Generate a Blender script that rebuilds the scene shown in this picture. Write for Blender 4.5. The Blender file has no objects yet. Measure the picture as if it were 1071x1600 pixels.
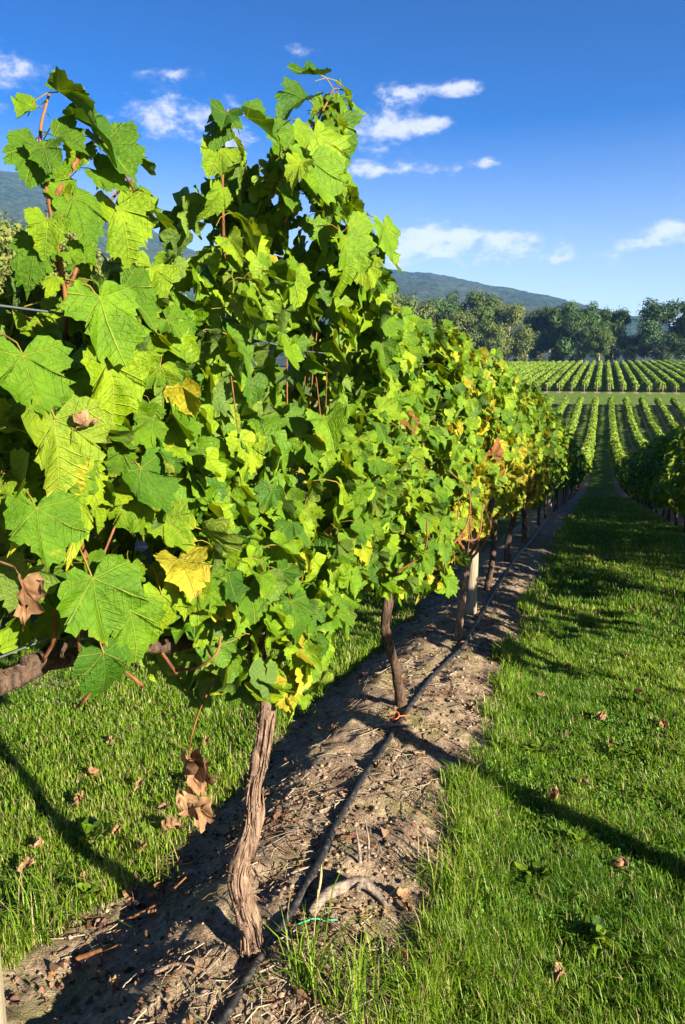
import bpy, math, random
import numpy as np
from mathutils import Matrix, Vector

rng = np.random.default_rng(7)
random.seed(7)
SC = bpy.context.scene
COL = SC.collection

# ------------------------------------------------------------------ camera
F_PX, IMG_W, IMG_H = 1150.0, 1071.0, 1600.0
PSI, PITCH = math.radians(19.16), math.radians(10.59)
CAM = np.array([0.0, 0.0, 1.9])
cam_data = bpy.data.cameras.new('camera')
cam = bpy.data.objects.new('camera', cam_data)
COL.objects.link(cam)
cam.location = CAM
cam.rotation_euler = (math.pi / 2 - PITCH, 0, PSI)
cam_data.sensor_fit = 'VERTICAL'
cam_data.sensor_height = 36.0
cam_data.lens = 36.0 * F_PX / IMG_H
cam_data.clip_start = 0.05
cam_data.clip_end = 20000
SC.camera = cam

# ------------------------------------------------------------------ light
SUN_ALPHA = math.radians(65)          # shadows run this far round from the rows
SUN_EL = math.radians(20.5)
sun_dir = np.array([math.sin(SUN_ALPHA) * math.cos(SUN_EL), -math.cos(SUN_ALPHA) * math.cos(SUN_EL), math.sin(SUN_EL)])
sun_l = bpy.data.lights.new('sun', 'SUN')
sun_l.energy = 5.0
sun_l.angle = math.radians(0.5)
sun_l.color = (1.0, 0.885, 0.68)
sun = bpy.data.objects.new('sun', sun_l)
COL.objects.link(sun)
sun.rotation_euler = Vector(tuple(-sun_dir)).to_track_quat('-Z', 'Y').to_euler()
sun.location = (10, -5, 20)

SC.view_settings.view_transform = 'Standard'
SC.view_settings.look = 'None'
SC.view_settings.gamma = 1
SC.view_settings.exposure = 2.25
SC.view_settings.use_curve_mapping = False
SC.cycles.use_denoising = True
SC.cycles.volume_bounces = 0
SC.cycles.max_bounces = 8
SC.cycles.transparent_max_bounces = 4


class NT:
    """a small wrapper to write node trees briefly"""
    def __init__(s, tree):
        s.t = tree
        s.t.nodes.clear()

    def n(s, typ, **kw):
        nd = s.t.nodes.new(typ)
        for k, v in kw.items():
            setattr(nd, k, v)
        return nd

    def put(s, sock, v):
        if isinstance(v, bpy.types.NodeSocket):
            s.t.links.new(v, sock)
        elif v is not None:
            sock.default_value = v

    def m(s, op, a, b=None, c=None, clamp=False):
        nd = s.n('ShaderNodeMath', operation=op)
        nd.use_clamp = clamp
        for i, v in enumerate((a, b, c)):
            if v is not None:
                s.put(nd.inputs[i], v)
        return nd.outputs[0]

    def mix(s, f, a, b, typ='RGBA', blend='MIX'):
        nd = s.n('ShaderNodeMix', data_type=typ)
        if typ == 'RGBA':
            nd.blend_type = blend
            s.put(nd.inputs[0], f); s.put(nd.inputs[6], a); s.put(nd.inputs[7], b)
            return nd.outputs[2]
        s.put(nd.inputs[0], f); s.put(nd.inputs[2], a); s.put(nd.inputs[3], b)
        return nd.outputs[0]

    def ss(s, v, lo, hi, a=0.0, b=1.0):
        nd = s.n('ShaderNodeMapRange', interpolation_type='SMOOTHSTEP')
        s.put(nd.inputs[0], v)
        for i, x in enumerate((lo, hi, a, b)):
            s.put(nd.inputs[i + 1], x)
        return nd.outputs[0]

    def noise(s, vec, scale, detail=4, rough=0.55, out=0, dist=0.0):
        nd = s.n('ShaderNodeTexNoise')
        s.put(nd.inputs['Vector'], vec)
        nd.inputs['Scale'].default_value = scale
        nd.inputs['Detail'].default_value = detail
        nd.inputs['Roughness'].default_value = rough
        nd.inputs['Distortion'].default_value = dist
        return nd.outputs[out]

    def bump(s, h, strength, dist):
        nd = s.n('ShaderNodeBump')
        nd.inputs['Strength'].default_value = strength
        nd.inputs['Distance'].default_value = dist
        s.put(nd.inputs['Height'], h)
        return nd.outputs[0]


def c4(c):
    return (c[0], c[1], c[2], 1.0)


# ------------------------------------------------------------------ sky
world = bpy.data.worlds.new('World')
SC.world = world
world.use_nodes = True
w = NT(world.node_tree)
sky = w.n('ShaderNodeTexSky', sky_type='NISHITA')
sky.sun_disc = False
sky.sun_elevation = SUN_EL
sky.sun_rotation = math.pi - SUN_ALPHA
sky.altitude = 300
sky.air_density = 1.0
sky.dust_density = 0.7
sky.ozone_density = 2.5
hs = w.n('ShaderNodeHueSaturation')
hs.inputs['Hue'].default_value = .522
w.put(hs.inputs['Color'], sky.outputs[0])
tc = w.n('ShaderNodeTexCoord')
sep = w.n('ShaderNodeSeparateXYZ')
w.put(sep.inputs[0], tc.outputs['Generated'])
az = w.m('ARCTAN2', sep.outputs[0], sep.outputs[1])
el = w.m('ARCSINE', sep.outputs[2])
cv = w.n('ShaderNodeCombineXYZ')
w.put(cv.inputs[0], az); w.put(cv.inputs[1], w.m('MULTIPLY', el, 1.7)); cv.inputs[2].default_value = 3.7
# fair-weather clouds: azimuth and elevation of each bank (degrees), half widths, weight
CLOUDS = [(-31.6, 19.8, 2.4, .55, .9), (-30.5, 17.4, 5.2, 1.5, 1.0), (-27.6, 15.9, 2.4, .6, .7),
          (-42.3, 19.0, 3.6, 1.5, 1.0), (-43.3, 16.8, 2.0, .6, .7), (-22.0, 21.5, 1.6, .6, .6),
          (-14.3, 19.0, 2.7, .7, 1.0), (-10.6, 19.2, 1.7, .5, .9), (-16.9, 16.9, 3.2, 1.5, .95),
          (-13.6, 17.0, 2.0, .6, .8), (-11.7, 17.2, 1.2, .5, .8), (-17.2, 14.2, 1.8, .55, .8),
          (-12.6, 14.4, 3.6, .65, .8), (-8.8, 14.6, 1.2, .35, .45), (-13.2, 10.0, 3.5, 1.1, 1.1),
          (-7.9, 9.7, 4.0, .75, 1.05), (-10.0, 8.4, 8.0, 1.0, .6), (-3.6, 8.0, 3.2, .5, .7),
          (-16.5, 8.6, 4.0, .9, .6), (3.8, 9.6, 2.2, .7, 1.0), (2.7, 8.8, 3.8, .6, .75), (-.2, 7.4, 2.0, .35, .5),
          (-46, 24, 4, 1, .5), (14, 11, 6, 1, .9), (22, 16, 5, 1, .8), (-60, 15, 6, 1.3, .9), (-75, 20, 7, 1.2, .8),
          (40, 12, 8, 1.2, .9), (75, 18, 7, 1.5, .8), (120, 14, 9, 1.3, .8), (165, 18, 8, 1.4, .8), (-120, 16, 9, 1.5, .8)]
tot = None
for (a, e, ra, re, wt) in CLOUDS:
    da = w.m('MULTIPLY', w.m('SUBTRACT', az, math.radians(a)), 1 / math.radians(ra))
    de = w.m('MULTIPLY', w.m('SUBTRACT', el, math.radians(e)), 1 / math.radians(re))
    d2 = w.m('ADD', w.m('MULTIPLY', da, da), w.m('MULTIPLY', de, de))
    g = w.m('MULTIPLY', w.m('POWER', 2.718, w.m('MULTIPLY', d2, -1.0)), wt)
    tot = g if tot is None else w.m('ADD', tot, g)
n1 = w.noise(cv.outputs[0], 24, 7, .62, dist=.2)
n2 = w.noise(cv.outputs[0], 60, 4, .6)
den = w.m('ADD', w.m('MULTIPLY', tot, .95), w.m('ADD', w.m('MULTIPLY', w.m('SUBTRACT', n1, .5), 2.6), w.m('MULTIPLY', w.m('SUBTRACT', n2, .5), 1.0)))
den = w.m('MULTIPLY', den, w.ss(tot, .05, .35))
mask = w.m('MULTIPLY', w.ss(den, .32, 1.35), .78)
wisp = w.m('MULTIPLY', w.m('MULTIPLY', w.ss(n1, .52, .8), .22), w.ss(el, math.radians(17), math.radians(6)))
mask = w.m('MAXIMUM', mask, wisp)
w.put(hs.inputs['Saturation'], w.ss(el, math.radians(0), math.radians(30), .85, 2.0))
w.put(hs.inputs['Value'], w.ss(el, math.radians(2), math.radians(32), .90, .52))
ccol = w.mix(w.ss(den, .35, 1.1), (2.5, 2.85, 3.8, 1), (4.7, 4.65, 5.0, 1))
final = w.mix(mask, hs.outputs[0], ccol)
bg = w.n('ShaderNodeBackground')
bg.inputs['Strength'].default_value = 0.05
w.put(bg.inputs['Color'], final)
wo = w.n('ShaderNodeOutputWorld')
w.put(wo.inputs[0], bg.outputs[0])


# ------------------------------------------------------------------ numpy noise
def _hash(ix, iy, iz, seed):
    h = (ix.astype(np.int64) * 374761393 + iy.astype(np.int64) * 668265263 + iz.astype(np.int64) * 2147483647 + seed * 1274126177) & 0xffffffff
    h = ((h ^ (h >> 13)) * 1274126177) & 0xffffffff
    h = h ^ (h >> 16)
    return (h & 0xffffff) / float(0xffffff)


def vnoise(x, y, z=0.0, seed=0):
    x, y, z = np.broadcast_arrays(np.asarray(x, float), np.asarray(y, float), np.asarray(z, float))
    ix, iy, iz = np.floor(x), np.floor(y), np.floor(z)
    fx, fy, fz = x - ix, y - iy, z - iz
    fx, fy, fz = [t * t * (3 - 2 * t) for t in (fx, fy, fz)]
    r = 0
    for dx in (0, 1):
        for dy in (0, 1):
            for dz in (0, 1):
                wgt = (fx if dx else 1 - fx) * (fy if dy else 1 - fy) * (fz if dz else 1 - fz)
                r = r + wgt * _hash(ix + dx, iy + dy, iz + dz, seed)
    return r * 2 - 1


def fbm(x, y, z=0.0, oct=4, seed=0, gain=.5):
    a, s, t = 1.0, 0, 0
    for o in range(oct):
        s = s + a * vnoise(np.asarray(x) * 2 ** o, np.asarray(y) * 2 ** o, np.asarray(z) * 2 ** o, seed + o)
        t += a
        a *= gain
    return s / t


# ------------------------------------------------------------------ mesh helpers
def make_mesh(name, V, Fc, mat, col=None, uv=None, smooth=False):
    """V (n,3); Fc list of (m,k) index arrays or one array; col (n,4) per vertex; uv (n,2) per vertex"""
    me = bpy.data.meshes.new(name)
    if isinstance(Fc, np.ndarray):
        Fc = [Fc]
    Fc = [np.asarray(f, dtype=np.int32) for f in Fc if len(f)]
    V = np.asarray(V, dtype=np.float32)
    me.vertices.add(len(V))
    me.vertices.foreach_set('co', V.ravel())
    loops = np.concatenate([f.ravel() for f in Fc])
    tot = np.concatenate([np.full(len(f), f.shape[1], np.int32) for f in Fc])
    st = np.concatenate([[0], np.cumsum(tot)[:-1]]).astype(np.int32)
    me.loops.add(len(loops))
    me.loops.foreach_set('vertex_index', loops)
    me.polygons.add(len(tot))
    me.polygons.foreach_set('loop_start', st)
    me.polygons.foreach_set('loop_total', tot)
    if smooth:
        me.polygons.foreach_set('use_smooth', np.ones(len(tot), bool))
    if uv is not None:
        l = me.uv_layers.new(name='UVMap')
        l.data.foreach_set('uv', np.asarray(uv, np.float32)[loops].ravel())
    if col is not None:
        a = me.color_attributes.new('col', 'FLOAT_COLOR', 'POINT')
        a.data.foreach_set('color', np.asarray(col, np.float32).ravel())
    me.update(calc_edges=True)
    if mat is not None:
        me.materials.append(mat)
    return me


def link(name, me, parent=None, loc=None):
    o = bpy.data.objects.new(name, me)
    COL.objects.link(o)
    if parent is not None:
        o.parent = parent
    if loc is not None:
        o.location = loc
    return o


def tag(o, label=None, cat=None, group=None, kind=None):
    if label: o['label'] = label
    if cat: o['category'] = cat
    if group: o['group'] = group
    if kind: o['kind'] = kind
    return o


def empty(name, loc, label=None, cat=None, group=None):
    o = bpy.data.objects.new(name, None)
    COL.objects.link(o)
    o.location = loc
    o.empty_display_size = .1
    return tag(o, label, cat, group)


class Acc:
    """gathers vertex and face arrays into one mesh"""
    def __init__(s):
        s.V, s.F, s.C, s.U, s.n = [], {}, [], [], 0

    def add(s, V, Fl, col=None, uv=None):
        V = np.asarray(V, float)
        for f in (Fl if isinstance(Fl, list) else [Fl]):
            f = np.asarray(f)
            if len(f):
                s.F.setdefault(f.shape[1], []).append(f + s.n)
        s.V.append(V)
        if col is not None:
            col = np.asarray(col, float)
            s.C.append(np.tile(col, (len(V), 1)) if col.ndim == 1 else col)
        if uv is not None:
            s.U.append(uv)
        s.n += len(V)

    def mesh(s, name, mat, smooth=False, off=(0, 0, 0)):
        V = np.concatenate(s.V) - np.asarray(off)
        return make_mesh(name, V, [np.concatenate(f) for f in s.F.values()], mat,
                         np.concatenate(s.C) if s.C else None, np.concatenate(s.U) if s.U else None, smooth)


def resample(P, n):
    P = np.asarray(P, float)
    m = len(P)
    if m == 2:
        t = np.linspace(0, 1, n)[:, None]
        return P[0] * (1 - t) + P[1] * t
    Q = np.vstack([2 * P[0] - P[1], P, 2 * P[-1] - P[-2]])
    u = np.linspace(0, m - 1, n)
    i = np.minimum(u.astype(int), m - 2)
    t = (u - i)[:, None]
    a, b, c, d = Q[i], Q[i + 1], Q[i + 2], Q[i + 3]
    return .5 * (2 * b + (c - a) * t + (2 * a - 5 * b + 4 * c - d) * t ** 2 + (3 * b - a - 3 * c + d) * t ** 3)


def tube(P, r, sides=6, bark=0.0, seed=0, cap=True, grooves=0):
    P = np.asarray(P, float)
    n = len(P)
    r = np.broadcast_to(np.asarray(r, float), (n,)) if np.ndim(r) == 0 else np.interp(np.linspace(0, 1, n), np.linspace(0, 1, len(r)), r)
    T = np.gradient(P, axis=0)
    T /= np.linalg.norm(T, axis=1)[:, None] + 1e-9
    ref = np.array([1.0, 0.13, 0.05]) if abs(T[:, 0]).mean() < .8 else np.array([0.1, 1.0, 0.05])
    A = np.cross(T, ref); A /= np.linalg.norm(A, axis=1)[:, None]
    B = np.cross(T, A)
    th = np.linspace(0, 2 * math.pi, sides, endpoint=False)
    rr = np.repeat(r[:, None], sides, 1)
    if bark:
        L = np.concatenate([[0], np.cumsum(np.linalg.norm(np.diff(P, axis=0), axis=1))])
        cx, cy = np.cos(th)[None, :], np.sin(th)[None, :]
        tw = L[:, None] * 2.0
        k = vnoise((cx * np.cos(tw) - cy * np.sin(tw)) * 3.2 + 9, (cx * np.sin(tw) + cy * np.cos(tw)) * 3.2 + 4, L[:, None] * 7, seed)
        k2 = vnoise(cx * 6 + 5, cy * 6 + 3, L[:, None] * 16, seed + 3)
        k3 = vnoise(cx * 1.1 + 5, cy * 1.1 + 3, L[:, None] * 9, seed + 5)
        rr = rr * (1 + bark * (1 - 2 * np.abs(k)) + bark * .6 * k2 + bark * 1.7 * k3)
    V = P[:, None, :] + rr[:, :, None] * (np.cos(th)[None, :, None] * A[:, None, :] + np.sin(th)[None, :, None] * B[:, None, :])
    V = V.reshape(-1, 3)
    i = np.arange(n - 1)[:, None] * sides
    j = np.arange(sides)[None, :]
    j2 = (j + 1) % sides
    Q = np.stack([i + j, i + j2, i + sides + j2, i + sides + j], -1).reshape(-1, 4)
    Fl = [Q]
    if cap:
        V = np.vstack([V, P[0], P[-1]])
        c0, c1 = n * sides, n * sides + 1
        jj = np.arange(sides); j3 = (jj + 1) % sides
        Fl.append(np.stack([np.full(sides, c0), j3, jj], 1))
        b = (n - 1) * sides
        Fl.append(np.stack([np.full(sides, c1), b + jj, b + j3], 1))
    return V, Fl


def proj(p):
    R = np.array([math.cos(PSI), math.sin(PSI), 0])
    Fw = np.array([-math.sin(PSI) * math.cos(PITCH), math.cos(PSI) * math.cos(PITCH), -math.sin(PITCH)])
    U = np.cross(R, Fw)
    v = np.atleast_2d(p) - CAM
    d = v @ Fw
    return IMG_W / 2 + F_PX * (v @ R) / d, IMG_H / 2 - F_PX * (v @ U) / d, d


# ------------------------------------------------------------------ terrain
ROW_X, PITCH_X = -1.0, 2.75
ZY = np.array([(-60, 2.6), (-30, 2.0), (-5, .42), (0, .12), (1.95, 0), (3.9, -.02), (5.75, -.165), (7.5, -.30), (9.7, -.47),
               (14, -.92), (20, -1.6), (30, -2.9), (40, -4.2), (51, -5.35), (60, -5.85), (70, -6.3), (95, -6.9), (113, -6.5),
               (140, -4.7), (152, -3.8), (178, -2.0), (335, 5.9), (350, 6.3), (500, 8), (1200, 12), (9000, 12)])


def _pchip(x):
    X, Y = ZY[:, 0], ZY[:, 1]
    h = np.diff(X); d = np.diff(Y) / h
    m = np.zeros(len(X))
    m[1:-1] = np.where(d[:-1] * d[1:] > 0, (h[:-1] + h[1:]) / ((h[1:] + 2 * h[:-1]) / 3 / np.where(d[:-1] == 0, 1e9, d[:-1]) + (h[:-1] + 2 * h[1:]) / 3 / np.where(d[1:] == 0, 1e9, d[1:])), 0)
    m[0], m[-1] = d[0], 0
    x = np.clip(np.asarray(x, float), X[0], X[-1])
    i = np.clip(np.searchsorted(X, x, side='right') - 1, 0, len(X) - 2)
    t = (x - X[i]) / h[i]
    return ((1 + 2 * t) * (1 - t) ** 2 * Y[i] + t * (1 - t) ** 2 * h[i] * m[i] + t * t * (3 - 2 * t) * Y[i + 1] + t * t * (t - 1) * h[i] * m[i + 1])


def sstep(x, a, b):
    t = np.clip((np.asarray(x, float) - a) / (b - a), 0, 1)
    return t * t * (3 - 2 * t)


def soil_edges(Y):
    le = -1.62 + .14 * fbm(Y * 2.3, 3.3, seed=11, oct=3) - .28 * (1 - sstep(Y, 1.75, 2.25))
    re = -.47 + .05 * np.clip(2.5 - Y, -2, 3) * .5 + .22 * fbm(Y * 2.6, 7.7, seed=12, oct=4)
    return le, re


def soil_mask(X, Y):
    le, re = soil_edges(Y)
    X = X + .05 * fbm(X * 7, Y * 7, seed=15, oct=2)
    return sstep(X, le - .06, le + .06) * (1 - sstep(X, re - .10, re + .10))


def gz(X, Y, rough=True):
    X, Y = np.asarray(X, float), np.asarray(Y, float)
    z = _pchip(Y)
    near = 1 - sstep(Y, 14, 22)
    wob = .05 * fbm(Y * 2.1, 1.5, seed=21, oct=3)
    mound = -.17 * (1 - sstep(X, -1.62 + wob, -1.18 + wob)) - .10 * sstep(X, -.9, -.1)
    z = z + mound * near - .13 * (1 - near)
    z = z + .025 * fbm(X * .9, Y * .9, seed=5, oct=3) * (1 - sstep(np.abs(X), 30, 60))
    if rough:
        s = soil_mask(X, Y) * (1 - sstep(Y, 8, 13))
        cl = fbm(X * 9, Y * 9, seed=31, oct=4, gain=.6)
        z = z + s * (.028 * cl + .026 * np.abs(fbm(X * 4, Y * 4, seed=37, oct=3)) - .012)
    far = sstep(np.hypot(X, Y), 450, 1500)
    return z + far * 6 * fbm(X / 500, Y / 500, seed=50, oct=3)


# ---- materials
MAT = {}


def new_mat(name):
    m = bpy.data.materials.new(name)
    m.use_nodes = True
    MAT[name] = m
    return NT(m.node_tree)


def out(t, sh):
    o = t.n('ShaderNodeOutputMaterial')
    t.put(o.inputs[0], sh)


def principled(t, col, rough=.7, spec=.3, normal=None, **kw):
    p = t.n('ShaderNodeBsdfPrincipled')
    t.put(p.inputs['Base Color'], col)
    t.put(p.inputs['Roughness'], rough)
    p.inputs['Specular IOR Level'].default_value = spec
    if normal is not None:
        t.put(p.inputs['Normal'], normal)
    for k, v in kw.items():
        t.put(p.inputs[k], v)
    return p.outputs[0]


# ground
t = new_mat('ground')
geo = t.n('ShaderNodeNewGeometry'); P = geo.outputs['Position']
sp = t.n('ShaderNodeSeparateXYZ'); t.put(sp.inputs[0], P)
at = t.n('ShaderNodeAttribute', attribute_name='col')
sa = t.n('ShaderNodeSeparateColor'); t.put(sa.inputs[0], at.outputs['Color'])
nA = t.noise(P, 3.0, 5, .6); nB = t.noise(P, 26, 6, .68); nC = t.noise(P, 130, 4, .6); nD = t.noise(P, .35, 4, .55)
soil = t.mix(t.ss(nB, .3, .72), c4((.10, .072, .052)), c4((.36, .275, .195)))
soil = t.mix(t.m('MULTIPLY', t.ss(nC, .42, .7), .6), soil, c4((.36, .27, .18)))
soil = t.mix(t.m('MULTIPLY', t.ss(nA, .50, .66), .6), soil, c4((.15, .145, .045)))
soil = t.mix(t.m('MULTIPLY', t.ss(nA, .55, .35), .45), soil, c4((.10, .062, .045)))
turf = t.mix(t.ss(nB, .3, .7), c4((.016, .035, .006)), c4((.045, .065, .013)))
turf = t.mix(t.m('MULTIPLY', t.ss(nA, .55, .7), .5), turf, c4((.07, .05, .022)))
farturf = t.mix(t.ss(t.noise(P, 1.1, 5, .6), .35, .7), c4((.055, .11, .013)), c4((.115, .165, .028)))  # far grass, darkened so its colour carries the shadow in the lanes
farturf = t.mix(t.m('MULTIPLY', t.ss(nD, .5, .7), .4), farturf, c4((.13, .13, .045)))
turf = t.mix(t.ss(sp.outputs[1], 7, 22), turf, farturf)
# the vines stand in bare strips all over the vineyard
fr = t.m('FRACT', t.m('DIVIDE', t.m('ADD', sp.outputs[0], 1.0 + PITCH_X * 200.5), PITCH_X))
dist = t.m('ABSOLUTE', t.m('MULTIPLY', t.m('SUBTRACT', fr, .5), PITCH_X))
dist = t.m('ADD', dist, t.m('MULTIPLY', t.m('SUBTRACT', t.noise(P, 1.6, 3), .5), .35))
strip = t.m('SUBTRACT', 1.0, t.ss(dist, .42, .60))
strip = t.m('MULTIPLY', strip, t.m('SUBTRACT', 1.0, sa.outputs[1]))
msk = t.m('MAXIMUM', sa.outputs[0], strip)
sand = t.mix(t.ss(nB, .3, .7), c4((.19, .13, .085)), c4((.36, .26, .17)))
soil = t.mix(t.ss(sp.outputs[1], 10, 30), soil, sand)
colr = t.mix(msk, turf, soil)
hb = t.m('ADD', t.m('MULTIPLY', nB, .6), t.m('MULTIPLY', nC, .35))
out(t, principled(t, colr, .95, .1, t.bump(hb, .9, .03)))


def attr_mat(name, rough=.6, spec=.25, trans=0.0, tcol=(1, 1, 1), bump=None):
    t = new_mat(name)
    a = t.n('ShaderNodeAttribute', attribute_name='col')
    nrm = None
    if bump:
        g = t.n('ShaderNodeNewGeometry')
        nrm = t.bump(t.noise(g.outputs['Position'], bump[0], 4, .6), bump[1], bump[2])
    sh = principled(t, a.outputs['Color'], rough, spec, nrm)
    if trans:
        tr = t.n('ShaderNodeBsdfTranslucent')
        t.put(tr.inputs[0], t.mix(1.0, a.outputs['Color'], c4(tcol), blend='MULTIPLY'))
        mx = t.n('ShaderNodeMixShader'); mx.inputs[0].default_value = trans
        t.put(mx.inputs[1], sh); t.put(mx.inputs[2], tr.outputs[0])
        sh = mx.outputs[0]
    out(t, sh)


attr_mat('grass', .5, .3, .35, (1.5, 1.5, .7))
attr_mat('litter', .9, .1, bump=(90, .5, .01))
attr_mat('gum_leaf', .6, .25, .22, (1.2, 1.2, .7))


def leaf_mat(name, per_object):
    t = new_mat(name)
    if per_object:
        oi = t.n('ShaderNodeObjectInfo')
        base, age, rnd = oi.outputs['Color'], oi.outputs['Alpha'], oi.outputs['Random']
    else:
        a = t.n('ShaderNodeAttribute', attribute_name='col')
        base, age, rnd = a.outputs['Color'], a.outputs['Alpha'], 0.37
    uv = t.n('ShaderNodeUVMap')
    s = t.n('ShaderNodeSeparateXYZ'); t.put(s.inputs[0], uv.outputs[0])
    x, y = t.m('ABSOLUTE', s.outputs[0]), s.outputs[1]
    r = t.m('SQRT', t.m('ADD', t.m('MULTIPLY', x, x), t.m('MULTIPLY', y, y)))
    an = t.m('ARCTAN2', x, y)
    vein, side = None, None
    for k, (ang, half) in enumerate(((0.0, .45), (.86, .42), (1.75, .42))):
        da = t.m('SUBTRACT', an, ang)
        dd = t.m('ABSOLUTE', t.m('MULTIPLY', t.m('SINE', da), r))
        vein = dd if vein is None else t.m('MINIMUM', vein, dd)
        inside = t.m('LESS_THAN', t.m('ABSOLUTE', da), half)
        along = t.m('SUBTRACT', t.m('MULTIPLY', t.m('COSINE', da), r), t.m('MULTIPLY', dd, .75))
        f = t.m('ABSOLUTE', t.m('SUBTRACT', t.m('FRACT', t.m('MULTIPLY', along, 8.0)), .5))
        f = t.m('MULTIPLY', t.ss(f, .10, .0), inside)
        side = f if side is None else t.m('MAXIMUM', side, f)
    main = t.ss(vein, .014, .003)
    isblade = t.m('LESS_THAN', r, 3.0)
    main = t.m('MAXIMUM', main, t.m('SUBTRACT', 1.0, isblade))
    cuv = t.n('ShaderNodeCombineXYZ')
    t.put(cuv.inputs[0], s.outputs[0]); t.put(cuv.inputs[1], s.outputs[1]); t.put(cuv.inputs[2], t.m('MULTIPLY', rnd, 40.0))
    if not per_object:
        g2 = t.n('ShaderNodeNewGeometry')
        vec = g2.outputs['Position']; k1, k2 = 14, 60
    else:
        vec = cuv.outputs[0]; k1, k2 = 2.6, 13
    n1 = t.noise(vec, k1, 3, .6); n2 = t.noise(vec, k2, 4, .65)
    colr = t.mix(t.ss(n1, .3, .7), t.mix(1.0, base, c4((.78, .84, .9)), blend='MULTIPLY'), t.mix(1.0, base, c4((1.22, 1.15, 1.05)), blend='MULTIPLY'))
    # ageing from the rim: yellow, then a brown scorched edge and specks
    rim = t.m('ADD', t.m('MULTIPLY', r, .75), t.m('MULTIPLY', t.m('SUBTRACT', n1, .5), 1.5))
    yel = t.ss(t.m('ADD', rim, age), 1.05, 1.55)
    colr = t.mix(yel, colr, c4((.36, .31, .022)))
    brn = t.ss(t.m('ADD', t.m('ADD', rim, t.m('MULTIPLY', age, .9)), t.m('MULTIPLY', t.m('SUBTRACT', n2, .5), .5)), 1.55, 1.72)
    colr = t.mix(brn, colr, c4((.20, .075, .022)))
    speck = t.m('MULTIPLY', t.ss(n2, .70, .76), .8)
    colr = t.mix(speck, colr, c4((.13, .06, .02)))
    colr = t.mix(t.m('MULTIPLY', side, .16), colr, c4((.20, .26, .04)))
    colr = t.mix(t.m('MULTIPLY', main, .42), colr, c4((.28, .31, .05)))
    geo = t.n('ShaderNodeNewGeometry')
    colf = t.mix(geo.outputs['Backfacing'], colr, t.mix(.4, colr, c4((.12, .17, .05))))
    h = t.m('ADD', t.m('MULTIPLY', main, .8), t.m('ADD', t.m('MULTIPLY', side, .22), t.m('MULTIPLY', n2, .9)))
    nrm = t.bump(h, .65, .014)
    sh = principled(t, colf, t.mix(geo.outputs['Backfacing'], .45, .75, 'FLOAT'), .24, nrm)
    tr = t.n('ShaderNodeBsdfTranslucent')
    t.put(tr.inputs[0], t.mix(1.0, colr, c4((2.5, 2.0, .6)), blend='MULTIPLY'))
    mx = t.n('ShaderNodeMixShader'); mx.inputs[0].default_value = .2
    t.put(mx.inputs[1], sh); t.put(mx.inputs[2], tr.outputs[0])
    out(t, mx.outputs[0])


leaf_mat('vine_leaf_single', True)
leaf_mat('vine_leaf_mass', False)


def bark_mat(name, a, b, c, sx=60, sz=9, bumpd=.02):
    t = new_mat(name)
    tcn = t.n('ShaderNodeNewGeometry')
    mp = t.n('ShaderNodeMapping')
    mp.inputs['Scale'].default_value = (sx, sx, sz)
    t.put(mp.inputs[0], tcn.outputs['Position'])
    n1 = t.noise(mp.outputs[0], 1.0, 5, .65, dist=.6); n2 = t.noise(tcn.outputs['Position'], 9, 4, .6); n3 = t.noise(tcn.outputs['Position'], 160, 3, .6)
    cc = t.mix(t.ss(n1, .32, .66), c4(a), c4(b))
    cc = t.mix(t.m('MULTIPLY', t.ss(n2, .45, .7), .7), cc, c4(c))
    out(t, principled(t, cc, .88, .15, t.bump(t.m('ADD', n1, t.m('MULTIPLY', n3, .25)), .8, bumpd)))


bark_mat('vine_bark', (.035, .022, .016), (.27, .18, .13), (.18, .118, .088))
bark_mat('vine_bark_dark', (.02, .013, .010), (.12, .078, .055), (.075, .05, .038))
bark_mat('cane', (.07, .028, .012), (.21, .090, .038), (.16, .09, .035), 30, 12, .004)
bark_mat('post_wood', (.13, .11, .075), (.26, .225, .165), (.18, .165, .12), 90, 4, .006)
bark_mat('grey_wood', (.06, .045, .038), (.25, .205, .165), (.15, .12, .10), 40, 40, .008)
bark_mat('gum_bark', (.22, .17, .13), (.55, .46, .38), (.36, .28, .22), 1.5, .3, .05)
t = new_mat('hose')
g = t.n('ShaderNodeNewGeometry')
hc = t.mix(t.ss(t.noise(g.outputs['Position'], 45, 4, .6), .45, .75), c4((.012, .013, .016)), c4((.075, .065, .055)))
out(t, principled(t, hc, .45, .45))
t = new_mat('wire'); out(t, principled(t, c4((.16, .19, .22)), .4, .5, Metallic=.6))
t = new_mat('grape')
g = t.n('ShaderNodeNewGeometry')
out(t, principled(t, t.mix(t.noise(g.outputs['Position'], 60, 3), c4((.012, .006, .02)), c4((.06, .035, .06))), .45, .4))
t = new_mat('orange_tie'); out(t, principled(t, c4((.55, .11, .03)), .5, .4))
t = new_mat('green_tape'); out(t, principled(t, c4((.02, .30, .15)), .5, .4))

t = new_mat('hill_forest')
g = t.n('ShaderNodeNewGeometry')
n1 = t.noise(g.outputs['Position'], .045, 5, .65); n2 = t.noise(g.outputs['Position'], .0035, 4, .55)
hc = t.mix(t.ss(n1, .3, .7), c4((.005, .013, .010)), c4((.036, .058, .024)))
hc = t.mix(t.m('MULTIPLY', t.ss(n2, .45, .7), .5), hc, c4((.060, .060, .034)))
out(t, principled(t, hc, .95, .05, t.bump(n1, 1.0, 14)))

# ---- ground sheet: fine where the camera stands, wide to the horizon
def axis(segs):
    o = []
    for a, b, s in segs:
        o.append(np.arange(a, b, s))
    return np.concatenate(o)


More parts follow.
